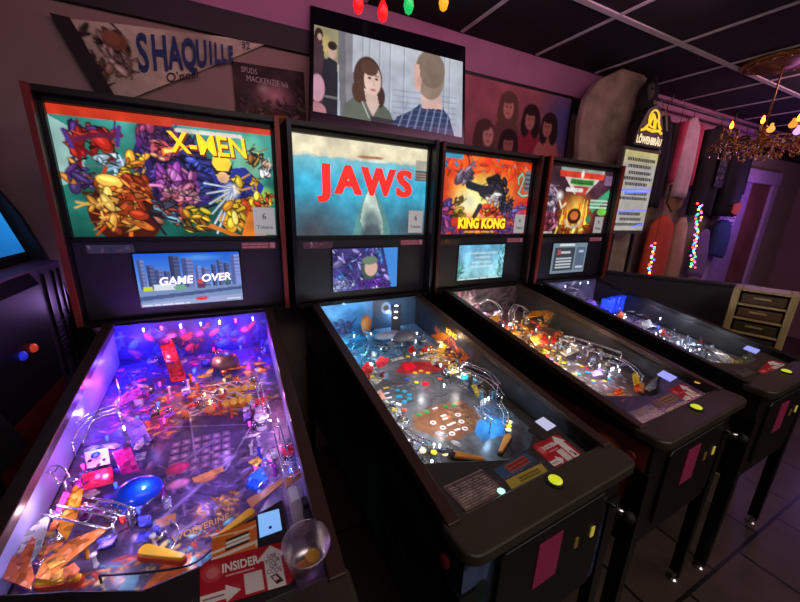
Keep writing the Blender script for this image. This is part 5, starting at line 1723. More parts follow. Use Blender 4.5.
ic3 = [(0.068,0.133,0.937), (0.179,0.135,0.938), (0.176,0.061,0.924), (0.065,0.066,0.925)]
apron_card(M3, 'red_card', ic3, card_insider(48))
deck(M3, 'score_display', [(p[0], p[1], gz(p[1]) - 0.008) for p in [(0.136,0.206,0.951), (0.197,0.213,0.952), (0.203,0.164,0.943), (0.138,0.159,0.942)]], mat('lit_periwinkle', (140, 150, 235), 0.3, emit=0.9, vary=0.04), 0.004)
q = (0.252,0.114,0.934)
part('lamp', 'dot', dot, led_mat('amber', (235, 170, 60), 0.6), M3, (q[0], q[1], gz(q[1]) - 0.0105))

# ---------------------------------------------------------------- fittings of the fourth playfield
flipper(M4, (-0.09, 0.25), (-0.02, 0.21), FLY, MATS['flipper_rubber_black'])
flipper(M4, (0.13, 0.25), (0.06, 0.21), FLY, MATS['flipper_rubber_black'])
q = (0.184,0.911,0.996)
mb = MB().box(q[0] - 0.065, q[0] + 0.065, q[1] - 0.035, q[1] + 0.035, pz(q[1] + 0.05) + 0.004, pz(q[1]) + 0.08)
for sx in (-0.05, 0.0, 0.05):
    mb.lathe([(0.016, 0.0), (0.016, 0.095), (0.020, 0.097), (0.020, 0.106), (0.012, 0.106)], (q[0] + sx, q[1] - 0.035, pz(q[1])), 12)
mb.build('castle_toy', mat('glowing_blue_block', (20, 60, 235), 0.3, emit=0.55, vary=0.5, scale=60), M4, bevel=0.004)
for pts, c in (([(-0.084,1.133,1.043), (0.083,1.201,1.051), (0.097,1.112,1.040), (-0.054,1.028,1.030), (-0.040,1.103,1.039)], (220, 220, 235)), ([(-0.005,0.977,1.004), (0.160,1.050,1.013), (0.048,0.927,0.998), (-0.058,0.903,0.995)], (140, 110, 210)),
               ([(-0.054,0.758,0.978), (0.086,0.782,0.981), (0.040,0.717,0.973), (-0.078,0.705,0.972)], (220, 110, 60)), ([(-0.094,0.654,0.966), (0.072,0.663,0.967), (-0.001,0.600,0.959), (-0.126,0.584,0.957)], (190, 160, 220)), ([(0.038,0.644,0.965), (0.159,0.653,0.966), (0.065,0.581,0.957), (-0.048,0.574,0.956)], (230, 230, 240)),
               ([(0.001,0.521,0.950), (0.098,0.544,0.953), (0.015,0.492,0.947), (-0.046,0.486,0.946)], (220, 60, 60)), ([(-0.051,0.504,0.928), (0.016,0.508,0.929), (-0.031,0.474,0.924), (-0.082,0.478,0.925)], (20, 140, 90)), ([(0.025,0.287,0.932), (0.037,0.243,0.927), (-0.073,0.149,0.916), (-0.100,0.176,0.919)], (215, 215, 220)),
               ([(0.035,0.202,0.902), (0.219,0.221,0.904), (0.141,0.167,0.898), (-0.021,0.149,0.896)], (150, 130, 60))):
    deck(M4, 'plastic', pts, pmat(c, 0.05), 0.004)
wire_ramp(M4, [(-0.074,0.341,0.949), (-0.063,0.259,0.959), (-0.028,0.208,0.943), (-0.038,0.173,0.919)], 0.02)
wire_ramp(M4, [(-0.199,1.055,1.043), (-0.060,1.094,1.078), (0.025,1.063,1.064), (0.004,0.995,1.026)], 0.02)
wire_ramp(M4, [(0.280,0.585,0.928), (0.269,0.598,0.989)], 0.01, n=1)
scatter(M4, 17, [(-0.22, 0.22, 0.86, 1.06, 30, [(190, 190, 230), (140, 120, 210), (225, 225, 240)], ['white']),
                 (-0.22, 0.22, 0.58, 0.86, 40, [(110, 100, 210), (210, 120, 80), (210, 205, 235), (60, 60, 130)], ['white', 'blue']),
                 (-0.22, 0.22, 0.30, 0.58, 60, [(225, 230, 245), (170, 190, 225), (120, 130, 150), (220, 70, 70)], ['white'])])
for q in ((0.180,0.610,0.971), (-0.044,0.346,0.909), (0.166,0.196,0.891), (0.038,0.172,0.879), (-0.082,1.236,1.085), (0.070,1.242,1.096), (0.152,1.237,1.095)):
    part('lamp', 'bulb', bulb, LED['white'], M4, (q[0], min(q[1], 1.085), max(pz(q[1]) + 0.012, q[2])))
apron(M4, mat('apron_olive', (46, 40, 30), 0.45), 0.17, 0.14)
apron_card(M4, 'instruction_card', [(-0.208,0.123,0.936), (-0.084,0.123,0.935), (-0.088,0.087,0.929), (-0.215,0.083,0.928)], card_plate((60, 54, 50), (50, 46, 60), 8, 5))
ic4 = [(-0.083,0.085,0.929), (0.140,0.112,0.933), (0.168,0.054,0.923), (-0.039,0.043,0.921)]
apron_card(M4, 'red_card', ic4, card_insider(40))
deck(M4, 'score_display', [(p[0], p[1], gz(p[1]) - 0.008) for p in [(0.131,0.210,0.951), (0.200,0.218,0.953), (0.215,0.172,0.945), (0.140,0.163,0.943)]], MATS['lit_periwinkle'], 0.004)

# ================================================================= on and before the back wall
# pennant
PW = WY - 0.012
pen = thing('pennant', 'felt pennant with blue lettering pinned above the orange comic backglass', 'pennant', (-0.292, PW, 2.1))
A = Art(150, 64, (196, 186, 158), asp=2.3, seed=31)
A.noise(0.25, 8, 3)
A.blobs(0.14, 0.42, 0.10, 0.30, [(170, 140, 110), (110, 90, 80), (190, 170, 150), (120, 100, 60), (60, 50, 50)], 40, 0.10)
A.ell(0.20, 0.25, 0.05, 0.13, (130, 86, 60))
A.ell(0.19, 0.21, 0.035, 0.10, (150, 100, 70))
tl, bl, tip = on_wall = ((-0.375, 2.222), (-0.262, 1.932), (0.402, 2.305))
# triangle built as a tapering grid
W_, H_ = A.W, A.H
vs, fs, cols = [], [], []
for j in range(H_):
    for i in range(W_):
        u, v = i / (W_ - 1), j / (H_ - 1)
        ex, ez = tl[0] + (bl[0] - tl[0]) * v, tl[1] + (bl[1] - tl[1]) * v
        x, z = ex + (tip[0] - ex) * u, ez + (tip[1] - ez) * u
        vs.append((x + 0.30, -0.004 - 0.006 * math.sin(u * 7), z - 2.1))
for j in range(H_ - 1):
    for i in range(W_ - 1):
        fs.append((j * W_ + i, (j + 1) * W_ + i, (j + 1) * W_ + i + 1, j * W_ + i + 1))
me = bpy.data.meshes.new('felt')
me.from_pydata(vs, [], fs)
at = me.color_attributes.new('Col', 'FLOAT_COLOR', 'POINT')
rgba = np.ones((len(vs), 4), np.float32)
rgba[:, :3] = srgb(np.clip(A.a, 0, 1)).reshape(-1, 3)
at.data.foreach_set('color', rgba.ravel())
me.materials.append(ARTM)
fo = bpy.data.objects.new('felt', me)
COL.objects.link(fo)
fo.parent = pen
sm_ = fo.modifiers.new('thick', 'SOLIDIFY')
sm_.thickness = 0.003
band = MB().slab([(0, 0, 0)] * 0 or [(tl[0] + 0.30 - 0.012, -0.012, tl[1] - 2.1 + 0.01), (tl[0] + 0.30 + 0.05, -0.012, tl[1] - 2.1 + 0.016), (bl[0] + 0.30 + 0.045, -0.012, bl[1] - 2.1 + 0.02), (bl[0] + 0.30 - 0.006, -0.012, bl[1] - 2.1 - 0.012)], 0.0001)
MB().prism([(tl[0] + 0.288, tl[1] - 2.09), (tl[0] + 0.345, tl[1] - 2.092), (bl[0] + 0.343, bl[1] - 2.085), (bl[0] + 0.294, bl[1] - 2.112)], 'y', -0.0125, -0.0085).build('felt_band', mat('felt_dark', (40, 36, 34), 0.95), pen)
navy = mat('pennant_blue', (44, 62, 110), 0.9)
dirx = Vector((tip[0] - tl[0], 0, tip[1] - tl[1] - 0.06)).normalized()
x0 = -0.145
for i, ch in enumerate('SHAQUILLE'):
    sz = 0.195 - 0.0145 * i
    wd = 0.062 - 0.0040 * i if ch not in 'IL' else 0.026
    px_ = x0 + wd / 2
    text('pennant_lettering', ch, sz, (px_ + 0.30, -0.0125, 2.150 - 2.1 + (px_ + 0.1) * 0.20), (1, 0, 0.13), (0.05, 0, 1), navy, pen, sx=0.46, bold=0.005)
    x0 += wd
text('pennant_lettering', "32", 0.038, (0.285 + 0.30, -0.0125, 2.262 - 2.1), (1, 0, 0.12), (0, 0, 1), navy, pen)
text('pennant_lettering', "O'neal", 0.05, (0.02 + 0.30, -0.0125, 2.094 - 2.1), (1, 0, 0.30), (0, 0, 1), mat('pennant_black', (40, 36, 36), 0.9), pen)

# small dark poster
p1 = thing('wall_poster', 'dark portrait poster with a pale glow pinned beside the felt pennant', 'poster', (0.385, WY - 0.004, 2.05))
A = Art(70, 64, (62, 50, 46), asp=1.15, seed=33)
A.noise(0.5, 5, 3)
A.ell(0.55, 0.42, 0.34, 0.26, (210, 150, 150), soft=1.0)
A.ell(0.40, 0.34, 0.12, 0.10, (190, 170, 160), soft=1.0)
A.poly([(0.05, 0.95), (0.32, 0.72), (0.62, 0.64), (0.95, 0.92), (0.95, 1.0), (0.05, 1.0)], (90, 54, 36))
A.line([(0.1, 0.92), (0.4, 0.74), (0.7, 0.72)], 0.03, (150, 100, 60))
A.blobs(0.5, 0.62, 0.4, 0.12, [(120, 90, 70), (60, 46, 40), (90, 60, 80)], 20, 0.09, False)
A.blobs(0.92, 0.35, 0.06, 0.3, [(120, 110, 80), (80, 70, 60)], 14, 0.07)
surface('poster_sheet', A, ARTM, p1, (-0.157, -0.003, 0.145), (0.325, 0, 0.012), (0.004, 0, -0.29))
MB().box(-0.156, 0.166, -0.0025, 0.003, -0.14, 0.144).build('poster_backing', mat('poster_paper', (60, 52, 50), 0.9), p1)
pw_ = mat('poster_white', (190, 180, 180), 0.9)
text('poster_lettering', 'SPUDS', 0.032, (-0.085, -0.0045, 0.118), XD, YD, pw_, p1, sx=0.75)
text('poster_lettering', 'MACKENZIE Ink', 0.034, (-0.005, -0.0045, 0.085), XD, YD, pw_, p1, sx=0.8)

# television tilted down from the wall
tv = thing('television', 'black wall television showing a long haired woman facing a man in plaid', 'television', (0.974, 1.403, 2.181), rot=(-0.27, 0.063, -0.163))
TW, TH = 0.834, 0.602
MB().box(-TW / 2, TW / 2, 0.0, 0.045, -TH / 2 - 0.012, TH / 2).build('tv_body', mat('tv_black', (16, 15, 22), 0.22), tv, bevel=0.006)
MB().box(-0.25, 0.25, 0.045, 0.075, -0.18, 0.16).build('tv_back', BLACK, tv, bevel=0.01)
MB().box(-0.06, 0.06, 0.075, 0.125, -0.06, 0.08).build('tv_mount', STEEL, tv)


def art_film():
    A = Art(190, 102, (176, 182, 194), asp=1.9, seed=40)
    A.vgrad((186, 190, 200), (166, 174, 190))
    for u in (0.30, 0.345, 0.41, 0.48, 0.575, 0.86, 0.90):
        A.line([(u, 0), (u - 0.004, 1)], 0.012, (140, 146, 160))
        A.line([(u + 0.008, 0), (u + 0.004, 1)], 0.010, (200, 204, 212))
    A.poly([(0.14, 0), (0.235, 0), (0.245, 1), (0.165, 1)], (112, 108, 116))
    A.poly([(0.19, 0), (0.235, 0), (0.245, 1), (0.20, 1)], (136, 132, 140))
    # room seen through the gap at the left, two people standing
    A.rect(0, 0, 0.145, 1, (150, 140, 110))
    A.ell(0.07, 0.2, 0.05, 0.16, (190, 170, 110), soft=0.6)
    A.poly([(0, 0.12), (0.045, 0.1), (0.07, 0.4), (0.06, 1), (0, 1)], (72, 50, 58))
    A.ell(0.03, 0.10, 0.025, 0.07, (50, 34, 30))
    A.ell(0.036, 0.13, 0.014, 0.04, (190, 150, 130))
    A.poly([(0.06, 0.38), (0.10, 0.34), (0.14, 0.38), (0.15, 0.62), (0.145, 1), (0.06, 1), (0.05, 0.60)], (40, 40, 48))
    A.ell(0.112, 0.27, 0.026, 0.085, (200, 165, 150))
    A.ell(0.112, 0.20, 0.028, 0.05, (46, 36, 34))
    A.rect(0.07, 0.78, 0.15, 0.81, (110, 106, 110))
    A.ell(0.025, 0.72, 0.045, 0.16, (205, 150, 170))
    A.ell(0.02, 0.98, 0.06, 0.1, (180, 120, 130))
    # woman
    A.poly([(0.17, 1), (0.19, 0.84), (0.25, 0.74), (0.33, 0.70), (0.42, 0.74), (0.48, 0.84), (0.52, 1)], (98, 104, 94))
    A.ell(0.335, 0.50, 0.092, 0.27, (74, 52, 44))
    A.ell(0.28, 0.66, 0.045, 0.14, (82, 58, 48))
    A.ell(0.405, 0.68, 0.042, 0.14, (70, 50, 44))
    A.poly([(0.31, 0.62), (0.39, 0.62), (0.41, 0.78), (0.37, 0.94), (0.33, 0.80)], (206, 178, 168))
    A.ell(0.365, 0.50, 0.055, 0.185, (222, 190, 176))
    A.ell(0.345, 0.36, 0.055, 0.09, (90, 64, 52), rot=0.3)
    A.ell(0.345, 0.48, 0.010, 0.014, (60, 44, 44))
    A.ell(0.390, 0.48, 0.010, 0.014, (60, 44, 44))
    A.line([(0.332, 0.445), (0.355, 0.44)], 0.012, (110, 80, 66))
    A.line([(0.380, 0.44), (0.403, 0.445)], 0.012, (110, 80, 66))
    A.line([(0.372, 0.50), (0.377, 0.56), (0.366, 0.57)], 0.010, (190, 150, 140))
    A.ell(0.370, 0.615, 0.018, 0.014, (180, 100, 104))
    A.rect(0.36, 0.93, 0.52, 1.0, (60, 54, 62))
    A.line([(0.30, 0.78), (0.345, 0.96)], 0.012, (200, 200, 190))
    # man from behind in blue plaid
    A.poly([(0.50, 1), (0.53, 0.88), (0.62, 0.78), (0.68, 0.68), (0.85, 0.66), (0.90, 0.76), (0.94, 1)], (46, 58, 92))
    for i in range(7):
        A.line([(0.54 + 0.055 * i, 1.0), (0.60 + 0.05 * i, 0.66)], 0.018, (150, 160, 190), 0.75)
        A.line([(0.50, 0.98 - 0.07 * i), (0.95, 0.92 - 0.07 * i)], 0.012, (110, 122, 160), 0.5)
    A.poly([(0, 0.0), (0, 0)], (0, 0, 0))
    A.poly([(0.64, 0), (0.64, 0.5), (0.66, 0.68), (0.50, 0.86), (0.46, 1.0), (0.44, 1), (0.44, 0)], (176, 180, 192), 0.0)
    A.poly([(0.69, 0.48), (0.83, 0.48), (0.85, 0.68), (0.70, 0.72)], (214, 176, 166))
    A.ell(0.755, 0.28, 0.105, 0.31, (150, 128, 114))
    A.ell(0.765, 0.20, 0.10, 0.24, (128, 110, 98))
    A.poly([(0.645, 0.18), (0.68, 0.18), (0.69, 0.52), (0.655, 0.50), (0.64, 0.36)], (212, 170, 156))
    A.ell(0.682, 0.38, 0.016, 0.06, (205, 156, 146))
    A.noise(0.12, 14, 2)
    return A


surface('tv_screen', art_film(), ARTS, tv, (-0.397, -0.0015, 0.2087), (0.794, 0, 0), (0, 0, -0.4175))

# framed group portrait
fp = thing('framed_picture', 'black framed group portrait of five people to the right of the television', 'picture', (1.98, WY - 0.025, 2.14), rot=(0, -0.004, 0))
A = Art(120, 66, (160, 96, 104), asp=2.0, seed=44)
A.vgrad((170, 100, 108), (140, 80, 90))
A.ell(0.95, 0.4, 0.3, 0.8, (100, 96, 160), soft=0.8)
A.noise(0.2, 6, 3)
for u, v, hc, fc, sc, dx in ((0.39, 0.26, (104, 76, 62), (206, 146, 132), (110, 66, 70), 0.0), (0.61, 0.36, (46, 28, 30), (186, 126, 112), (150, 44, 66), -0.01), (0.80, 0.42, (50, 32, 36), (184, 120, 110), (186, 106, 104), -0.02),
                              (0.20, 0.66, (84, 54, 52), (206, 150, 138), (84, 56, 128), 0.035), (0.42, 0.74, (44, 28, 32), (160, 100, 90), (100, 40, 54), 0.0)):
    A.ell(u, v + 0.46, 0.13, 0.28, sc)
    A.ell(u, v, 0.085, 0.17, hc)
    A.ell(u - 0.05, v + 0.12, 0.045, 0.17, hc)
    A.ell(u + 0.05, v + 0.12, 0.045, 0.17, hc)
    A.ell(u + dx, v + 0.05, 0.046, 0.135, fc)
    A.ell(u - 0.01, v - 0.08, 0.06, 0.07, hc)
    for s_ in (-1, 1):
        A.ell(u + 0.017 * s_ + dx, v + 0.03, 0.008, 0.012, (80, 50, 50))
    A.ell(u + dx, v + 0.12, 0.015, 0.012, (170, 80, 84))
    A.line([(u + dx, v + 0.04), (u + dx + 0.004, v + 0.08)], 0.010, tuple(0.8 * q for q in fc))
MB().box(-0.50, 0.50, 0.0, 0.02, -0.245, 0.245).build('picture_frame', mat('frame_black', (22, 18, 20), 0.4), fp)
surface('picture_print', A, ARTM, fp, (-0.475, -0.002, 0.225), (0.95, 0, 0), (0, 0, -0.45))

# tall arched grey board
gb = thing('tombstone_prop', 'tall grey arched tombstone board behind the farthest backglass', 'tombstone', (2.62, 1.368, 0))
stone = mat('grey_brown_stone', (158, 140, 120), 0.9, vary=0.4, scale=7, bump=0.4)
ol = [(2.70, 0.0), (2.38, 2.17), (2.40, 2.33), (2.50, 2.455), (2.73, 2.565), (2.97, 2.568), (3.10, 2.53), (3.17, 2.40), (3.40, 0.0)]
sb = MB().prism([(x - 2.62, z) for x, z in ol], 'y', 0.0, 0.05)
sb.build('stone_slab', stone, gb, bevel=0.012)
tag(gb, None)

# hanging hooded figure
hf = thing('hooded_figure', 'hanging hooded halloween figure in black robes with grey ribbons', 'decoration', (2.97, 1.312, 2.37))
robe = mat('black_robe', (16, 15, 17), 0.95)
rings = []
for i, (z, cx_, rx, ry) in enumerate(((0.185, 0.03, 0.012, 0.012), (0.15, 0.02, 0.045, 0.03), (0.09, 0.01, 0.085, 0.045), (0.03, 0.0, 0.105, 0.045), (-0.02, 0.02, 0.125, 0.032), (-0.08, 0.05, 0.17, 0.027), (-0.20, 0.08, 0.20, 0.027), (-0.35, 0.12, 0.20, 0.027), (-0.50, 0.16, 0.18, 0.027), (-0.66, 0.2, 0.15, 0.027), (-0.72, 0.2, 0.09, 0.02))):
    rings.append([(cx_ + rx * math.cos(t) * (1 + 0.12 * math.sin(5 * t + i) * (i > 5)), ry * math.sin(t) * (1 + 0.15 * math.sin(7 * t) * (i > 5)), z) for t in [2 * math.pi * k / 24 for k in range(24)]])
MB().loft(rings).build('robe', robe, hf, smooth=True)
MB().ball((-0.03, -0.028, 0.06), 0.045, 14, 0.8, 0.6, 1.3).build('mask', mat('mask_grey', (84, 78, 74), 0.85), hf, smooth=True)
for x, y in ((-0.048, -0.052), (-0.014, -0.053)):
    MB().ball((x, y, 0.07), 0.009, 8).build('mask_eye', RUBBER, hf, smooth=True)
for k, pts in enumerate(([(0.06, -0.085, 0.02), (0.14, -0.10, -0.07), (0.20, -0.10, -0.18), (0.24, -0.09, -0.32)], [(0.03, -0.085, 0.02), (0.10, -0.10, -0.12), (0.17, -0.11, -0.24)], [(0.10, -0.05, 0.03), (0.20, -0.09, -0.04), (0.26, -0.10, -0.16)])):
    mb = MB()
    for a, b in zip(pts[:-1], pts[1:]):
        pass
    mb.prism([(p[0] - 0.016, p[2]) for p in pts] + [(p[0] + 0.014, p[2] - 0.01) for p in reversed(pts)], 'y', -0.036 - 0.003 * k, -0.033 - 0.003 * k)
    mb.build('ribbon', mat('ribbon_grey', (135, 130, 122), 0.9), hf)
MB().tube([(0.0, 0.0, 0.15), (0.0, 0.0, CZ - 2.37 - 0.001)], 0.003, 6).build('hanging_cord', RUBBER, hf)

# beer price board with lit crest
bs = thing('menu_sign', 'tall white price board topped by a lit yellow crest, leaning beside the tombstone board', 'sign', (2.895, 1.235, 0), -0.02)
A = Art(70, 110, (196, 190, 182), asp=0.66, seed=50)
A.vgrad((222, 210, 130), (186, 180, 184), 0, 0.22)  # yellow light of the crest painted into the panel's top
A.noise(0.12, 6, 3)
rows = [(0.10, 1), (0.18, 1), (0.26, 1), (0.33, 1), (0.40, 1), (0.52, 1), (0.58, 1), (0.78, 1), (0.85, 1), (0.92, 1)]
surface('price_panel', A, art_mat('softly_lit_art', 0.72, 0.3), bs, (-0.19, -0.012, 2.02), (0.39, 0, 0), (0, 0, -0.56))
MB().box(-0.205, 0.215, -0.010, 0.03, 1.43, 2.045).build('board_case', mat('board_grey', (90, 84, 80), 0.6), bs, bevel=0.006)
ink2 = mat('board_ink', (30, 28, 36), 0.8)
for i, s_ in enumerate(('PINTS & STEINS', 'DRAFT OF THE DAY', 'ASK BAR STAFF', 'TUESDAY SPECIALS', '2 FOR 1 DRAFTS')):
    pass
rg_ = random.Random(5)
for i, (v, _n) in enumerate(rows):
    mb = MB()
    x = -0.15 + 0.02 * (i % 3)
    xe = 0.17 - 0.02 * ((i * 2) % 3)
    while x < xe:
        l = rg_.uniform(0.010, 0.022)
        zc = 2.02 - 0.56 * v
        if True:
            mb.box(x, x + l * 0.6, -0.0135, -0.0125, zc - 0.011, zc + 0.011)
        x += l
    mb.build('price_row', ink2, bs)
neon_reflection = led_mat('reflection_blue', (110, 130, 255), 0.9)  # blue neon reflections on the panel, modelled as glowing tubes
for z, x0_, x1_ in ((1.755, -0.16, 0.19), (1.735, -0.12, 0.17), (1.60, -0.17, 0.18), (1.495, 0.06, 0.18)):
    MB().tube([(x0_, -0.016, z - 0.006), ((x0_ + x1_) / 2, -0.017, z + 0.004), (x1_, -0.016, z + 0.012)], 0.006, 6).build('blue_reflection', neon_reflection, bs, smooth=True)
MB().prism([(-0.15, 2.05), (0.19, 2.05), (0.18, 2.13), (0.15, 2.20), (0.10, 2.29), (0.02, 2.33), (-0.06, 2.29), (-0.11, 2.20), (-0.14, 2.13)], 'y', -0.03, 0.03).build('crest_case', mat('crest_black', (24, 20, 16), 0.5), bs, bevel=0.006)
gold = led_mat('gold', (245, 205, 50), 0.9)
cr = MB()
cr.tube([(0.02 + 0.055 * math.cos(t), -0.034, 2.235 + 0.055 * math.sin(t)) for t in [i * 0.42 for i in range(13)]], 0.006, 6)
cr.tube([(-0.07, -0.034, 2.16), (-0.02, -0.034, 2.20), (0.0, -0.034, 2.26), (0.03, -0.034, 2.23), (0.05, -0.034, 2.17)], 0.010, 6)
cr.tube([(-0.10, -0.034, 2.15), (-0.04, -0.034, 2.165), (0.03, -0.034, 2.155), (0.10, -0.034, 2.165), (0.14, -0.034, 2.15)], 0.009, 6)
cr.tube([(0.03, -0.034, 2.20), (0.07, -0.034, 2.235), (0.09, -0.034, 2.20), (0.12, -0.034, 2.175)], 0.008, 6)
cr.build('gold_crest', gold, bs, smooth=True)
text('crest_lettering', 'LÖWENBRÄU', 0.066, (0.02, -0.032, 2.09), XD, YD, led_mat('cream', (250, 235, 190), 0.9), bs, sx=0.72, bold=0.002)
MB().box(-0.13, -0.11, 0.0, 0.02, 0.0, 1.432).build('sign_leg', BLACK, bs)
MB().box(0.12, 0.14, 0.0, 0.02, 0.0, 1.432).build('sign_leg', BLACK, bs)

# ---------------------------------------------------------------- clothes hanging on a rail along the wall
RY, RZ = 1.43, 2.47
rail = MB().tube([(3.3, RY, RZ), (6.0, RY, RZ)], 0.012, 10)
for x in (3.5, 4.6, 5.8):
    rail.tube([(x, RY, RZ), (x, RY, CZ - 0.001)], 0.006, 6)
tag(rail.build('clothes_rail', mat('rail_metal', (90, 84, 90), 0.4, 0.8), None, smooth=True), 'dark metal clothes rail under the ceiling holding the hanging shirts', 'rail')
HANG = 'shirts hanging on the rail'


def shirt(name, label, cat, x, z, wd, ht, body, sleeve=None, sl=0.22, seed=1, group=HANG, rz=0.0, y=RY, flare=1.0):
    """hanging garment: pleated body closed at the shoulders, two drooping sleeves"""
    rg = random.Random(seed)
    t = thing(name, label, cat, (x, y, z), rz, group)
    rings = []
    N = 28
    ph = rg.uniform(0, 6)
    for i in range(12):
        s = i / 11
        zz = -ht * s
        w_ = wd * (0.22 + 0.78 * min(1, s / 0.10)) if s < 0.10 else wd * (1 - 0.06 * (s - 0.1) + (flare - 1) * s)
        dp = 0.028 + 0.035 * min(1, s * 2)
        ring = []
        for k in range(N):
            a = 2 * math.pi * k / N
            fold = 1 + 0.22 * math.sin(5 * a + ph) * s + 0.1 * math.sin(9 * a + 2 * s)
            ring.append((w_ / 2 * math.cos(a) * (1 + 0.03 * math.sin(7 * a) * s), dp * math.sin(a) * fold, zz + 0.012 * s * math.sin(3 * a + ph) - (0.0 if i else 0.0)))
        rings.append(ring)
    MB().loft(rings).build('garment_body', body, t, smooth=True)
    if sl:
        for sgn in (-1, 1):
            rr = []
            for i in range(7):
                s = i / 6
                cx = sgn * (wd * 0.43 + 0.03 * s + 0.015)
                cz = -0.045 - sl * s
                r_ = 0.052 - 0.010 * s
                rr.append([(cx + r_ * math.cos(a) * (0.8 + 0.1 * math.sin(3 * a + i)), 0.038 * math.sin(a), cz + sgn * -0.3 * r_ * math.cos(a) * (1 if i else 0.4)) for a in [2 * math.pi * k / 14 for k in range(14)]])
            MB().loft(rr).build('sleeve', sleeve or body, t, smooth=True)
    return t


clk = mat('black_cotton', (17, 17, 19), 0.95)
pnk = mat('pink_cotton', (190, 62, 96), 0.9)
cream = mat('pale_cotton', (200, 170, 178), 0.9)
def hook(t, z):
    top = RZ - z
    MB().tube([(0.0, 0, -0.02), (0, 0, top - 0.02), (0.016, 0, top + 0.010), (0.0, 0, top + 0.018), (-0.016, 0, top + 0.010)], 0.003, 6).build('hanger_hook', RUBBER, t, smooth=True)


s0 = shirt('dark_shirt', 'plain black shirt hanging between the lit price board and the pink sleeved shirt', 'shirt', 3.46, 2.37, 0.26, 0.72, clk, sl=0.45, seed=2)
s1 = shirt('raglan_shirt', 'white shirt with pink sleeves hanging on the rail', 'shirt', 3.88, 2.41, 0.27, 0.66, cream, pnk, 0.50, 3)
MB().prism([(-0.13, -0.56), (0.12, -0.60), (0.12, -0.74), (-0.02, -0.80), (-0.13, -0.72)], 'y', -0.02, 0.0).build('yellow_hem', mat('mustard_cotton', (110, 84, 40), 0.9), s1)
b1 = shirt('t_shirt', 'large black printed t-shirt hanging right of the pink sleeved shirt', 'shirt', 4.37, 2.40, 0.40, 0.80, clk, sl=0.26, seed=4)
A = Art(30, 50, (36, 36, 40), asp=0.6, seed=4)
A.blobs(0.5, 0.5, 0.4, 0.45, [(120, 116, 120), (80, 78, 84), (50, 48, 54)], 26, 0.09, False)
surface('shirt_print', A, ARTM, b1, (-0.03, -0.078, -0.20), (0.16, 0, 0), (0, 0, -0.34))
b2 = shirt('sweatshirt', 'black sweatshirt with a small orange patch hanging nearest the violet doorway', 'shirt', 4.90, 2.38, 0.38, 0.78, clk, sl=0.50, seed=6)
MB().prism([(-0.06, -0.66), (0.09, -0.64), (0.10, -0.74), (0.02, -0.77), (-0.07, -0.75)], 'y', -0.085, -0.075).build('orange_patch', mat('orange_felt', (205, 90, 60), 0.9), b2)
for t_, z_ in ((s0, 2.37), (s1, 2.41), (b1, 2.40), (b2, 2.38)):
    hook(t_, z_)
# lower row pinned to the wall
LOW = 'clothes hanging below on the wall'
shirt('tank_top', 'orange red garment hanging low beside the coloured fairy lights', 'shirt', 3.80, 1.58, 0.40, 0.85, mat('orange_cotton', (190, 70, 44), 0.9), sl=0.0, seed=8, group=LOW, y=1.44)
shirt('towel', 'beige cloth hanging between the orange garment and the fairy lights', 'cloth', 4.17, 1.57, 0.22, 0.85, mat('beige_cotton', (170, 130, 110), 0.9), sl=0.0, seed=9, group=LOW, y=1.46)
shirt('jeans', 'blue denim cloth hanging under the black sweatshirt', 'jeans', 5.02, 1.56, 0.34, 0.40, mat('denim', (40, 62, 110), 0.9), sl=0.0, seed=10, group=LOW, y=1.46)
shirt('scarf', 'lilac cloth hanging low right of the fairy lights', 'cloth', 4.66, 1.46, 0.20, 0.5, mat('lilac_cotton', (120, 96, 150), 0.9), sl=0.0, seed=11, group=LOW, y=1.46)

# fairy lights
FC = [(60, 90, 255), (255, 70, 40), (60, 230, 120), (255, 180, 60), (190, 80, 255)]


def fairy(label, x0, x1, z0, z1, n, seed, y, up=False):
    t = thing('fairy_lights', label, 'fairy lights', (x0, y, z0), 0)
    rg = random.Random(seed)
    pts = []
    for i in range(n):
        s = i / (n - 1)
        pts.append((x1 - x0 + 0 if False else (x1 - x0) * s + rg.uniform(-0.045, 0.045), rg.uniform(-0.02, 0.0), (z1 - z0) * s))
    MB().tube(([(0, 0, CZ - z0 - 0.001)] if up else []) + pts, 0.002, 5).build('light_wire', RUBBER, t)
    for i, p in enumerate(pts):
        part('fairy_bulb', 'fairyb', lambda mb: mb.ball((0, 0, 0), 0.010, 8), led_mat('fairy%d' % (i % 5), FC[(i * 3 + seed) % 5], 5), t, p)


fairy('strand of coloured fairy lights hanging beside the beige cloth', 4.17, 4.33, 1.70, 1.08, 46, 1, 1.36)
fairy('short strand of orange and green fairy lights beside the orange garment', 3.50, 3.55, 1.34, 1.06, 16, 2, 1.335, True)

# ---------------------------------------------------------------- violet doorway and right side
dm = mat('door_lilac', (150, 120, 165), 0.7)
df = MB()
df.box(4.98, 5.10, WY - 0.05, WY - 0.001, 0, 1.98)
df.box(6.16, 6.28, WY - 0.05, WY - 0.001, 0, 1.98)
df.box(4.98, 6.28, WY - 0.06, WY - 0.001, 1.98, 2.12)
struct('trim_20', df, mat('door_casing', (178, 150, 180), 0.7))
struct('door_1', MB().box(5.10, 5.62, WY - 0.035, WY - 0.004, 0.0, 1.98), dm)
struct('door_2', MB().box(5.62, 6.16, WY - 0.02, WY - 0.004, 0.0, 1.98), mat('door_brown', (120, 70, 62), 0.6, vary=0.25, scale=4))
n1 = thing('paper_notice', 'pale paper notice taped high on the violet door', 'notice', (5.28, WY - 0.037, 1.62))
MB().box(-0.12, 0.15, -0.002, 0.0, -0.12, 0.10).build('notice_sheet', mat('lilac_paper', (190, 170, 210), 0.8), n1)
mb = MB()
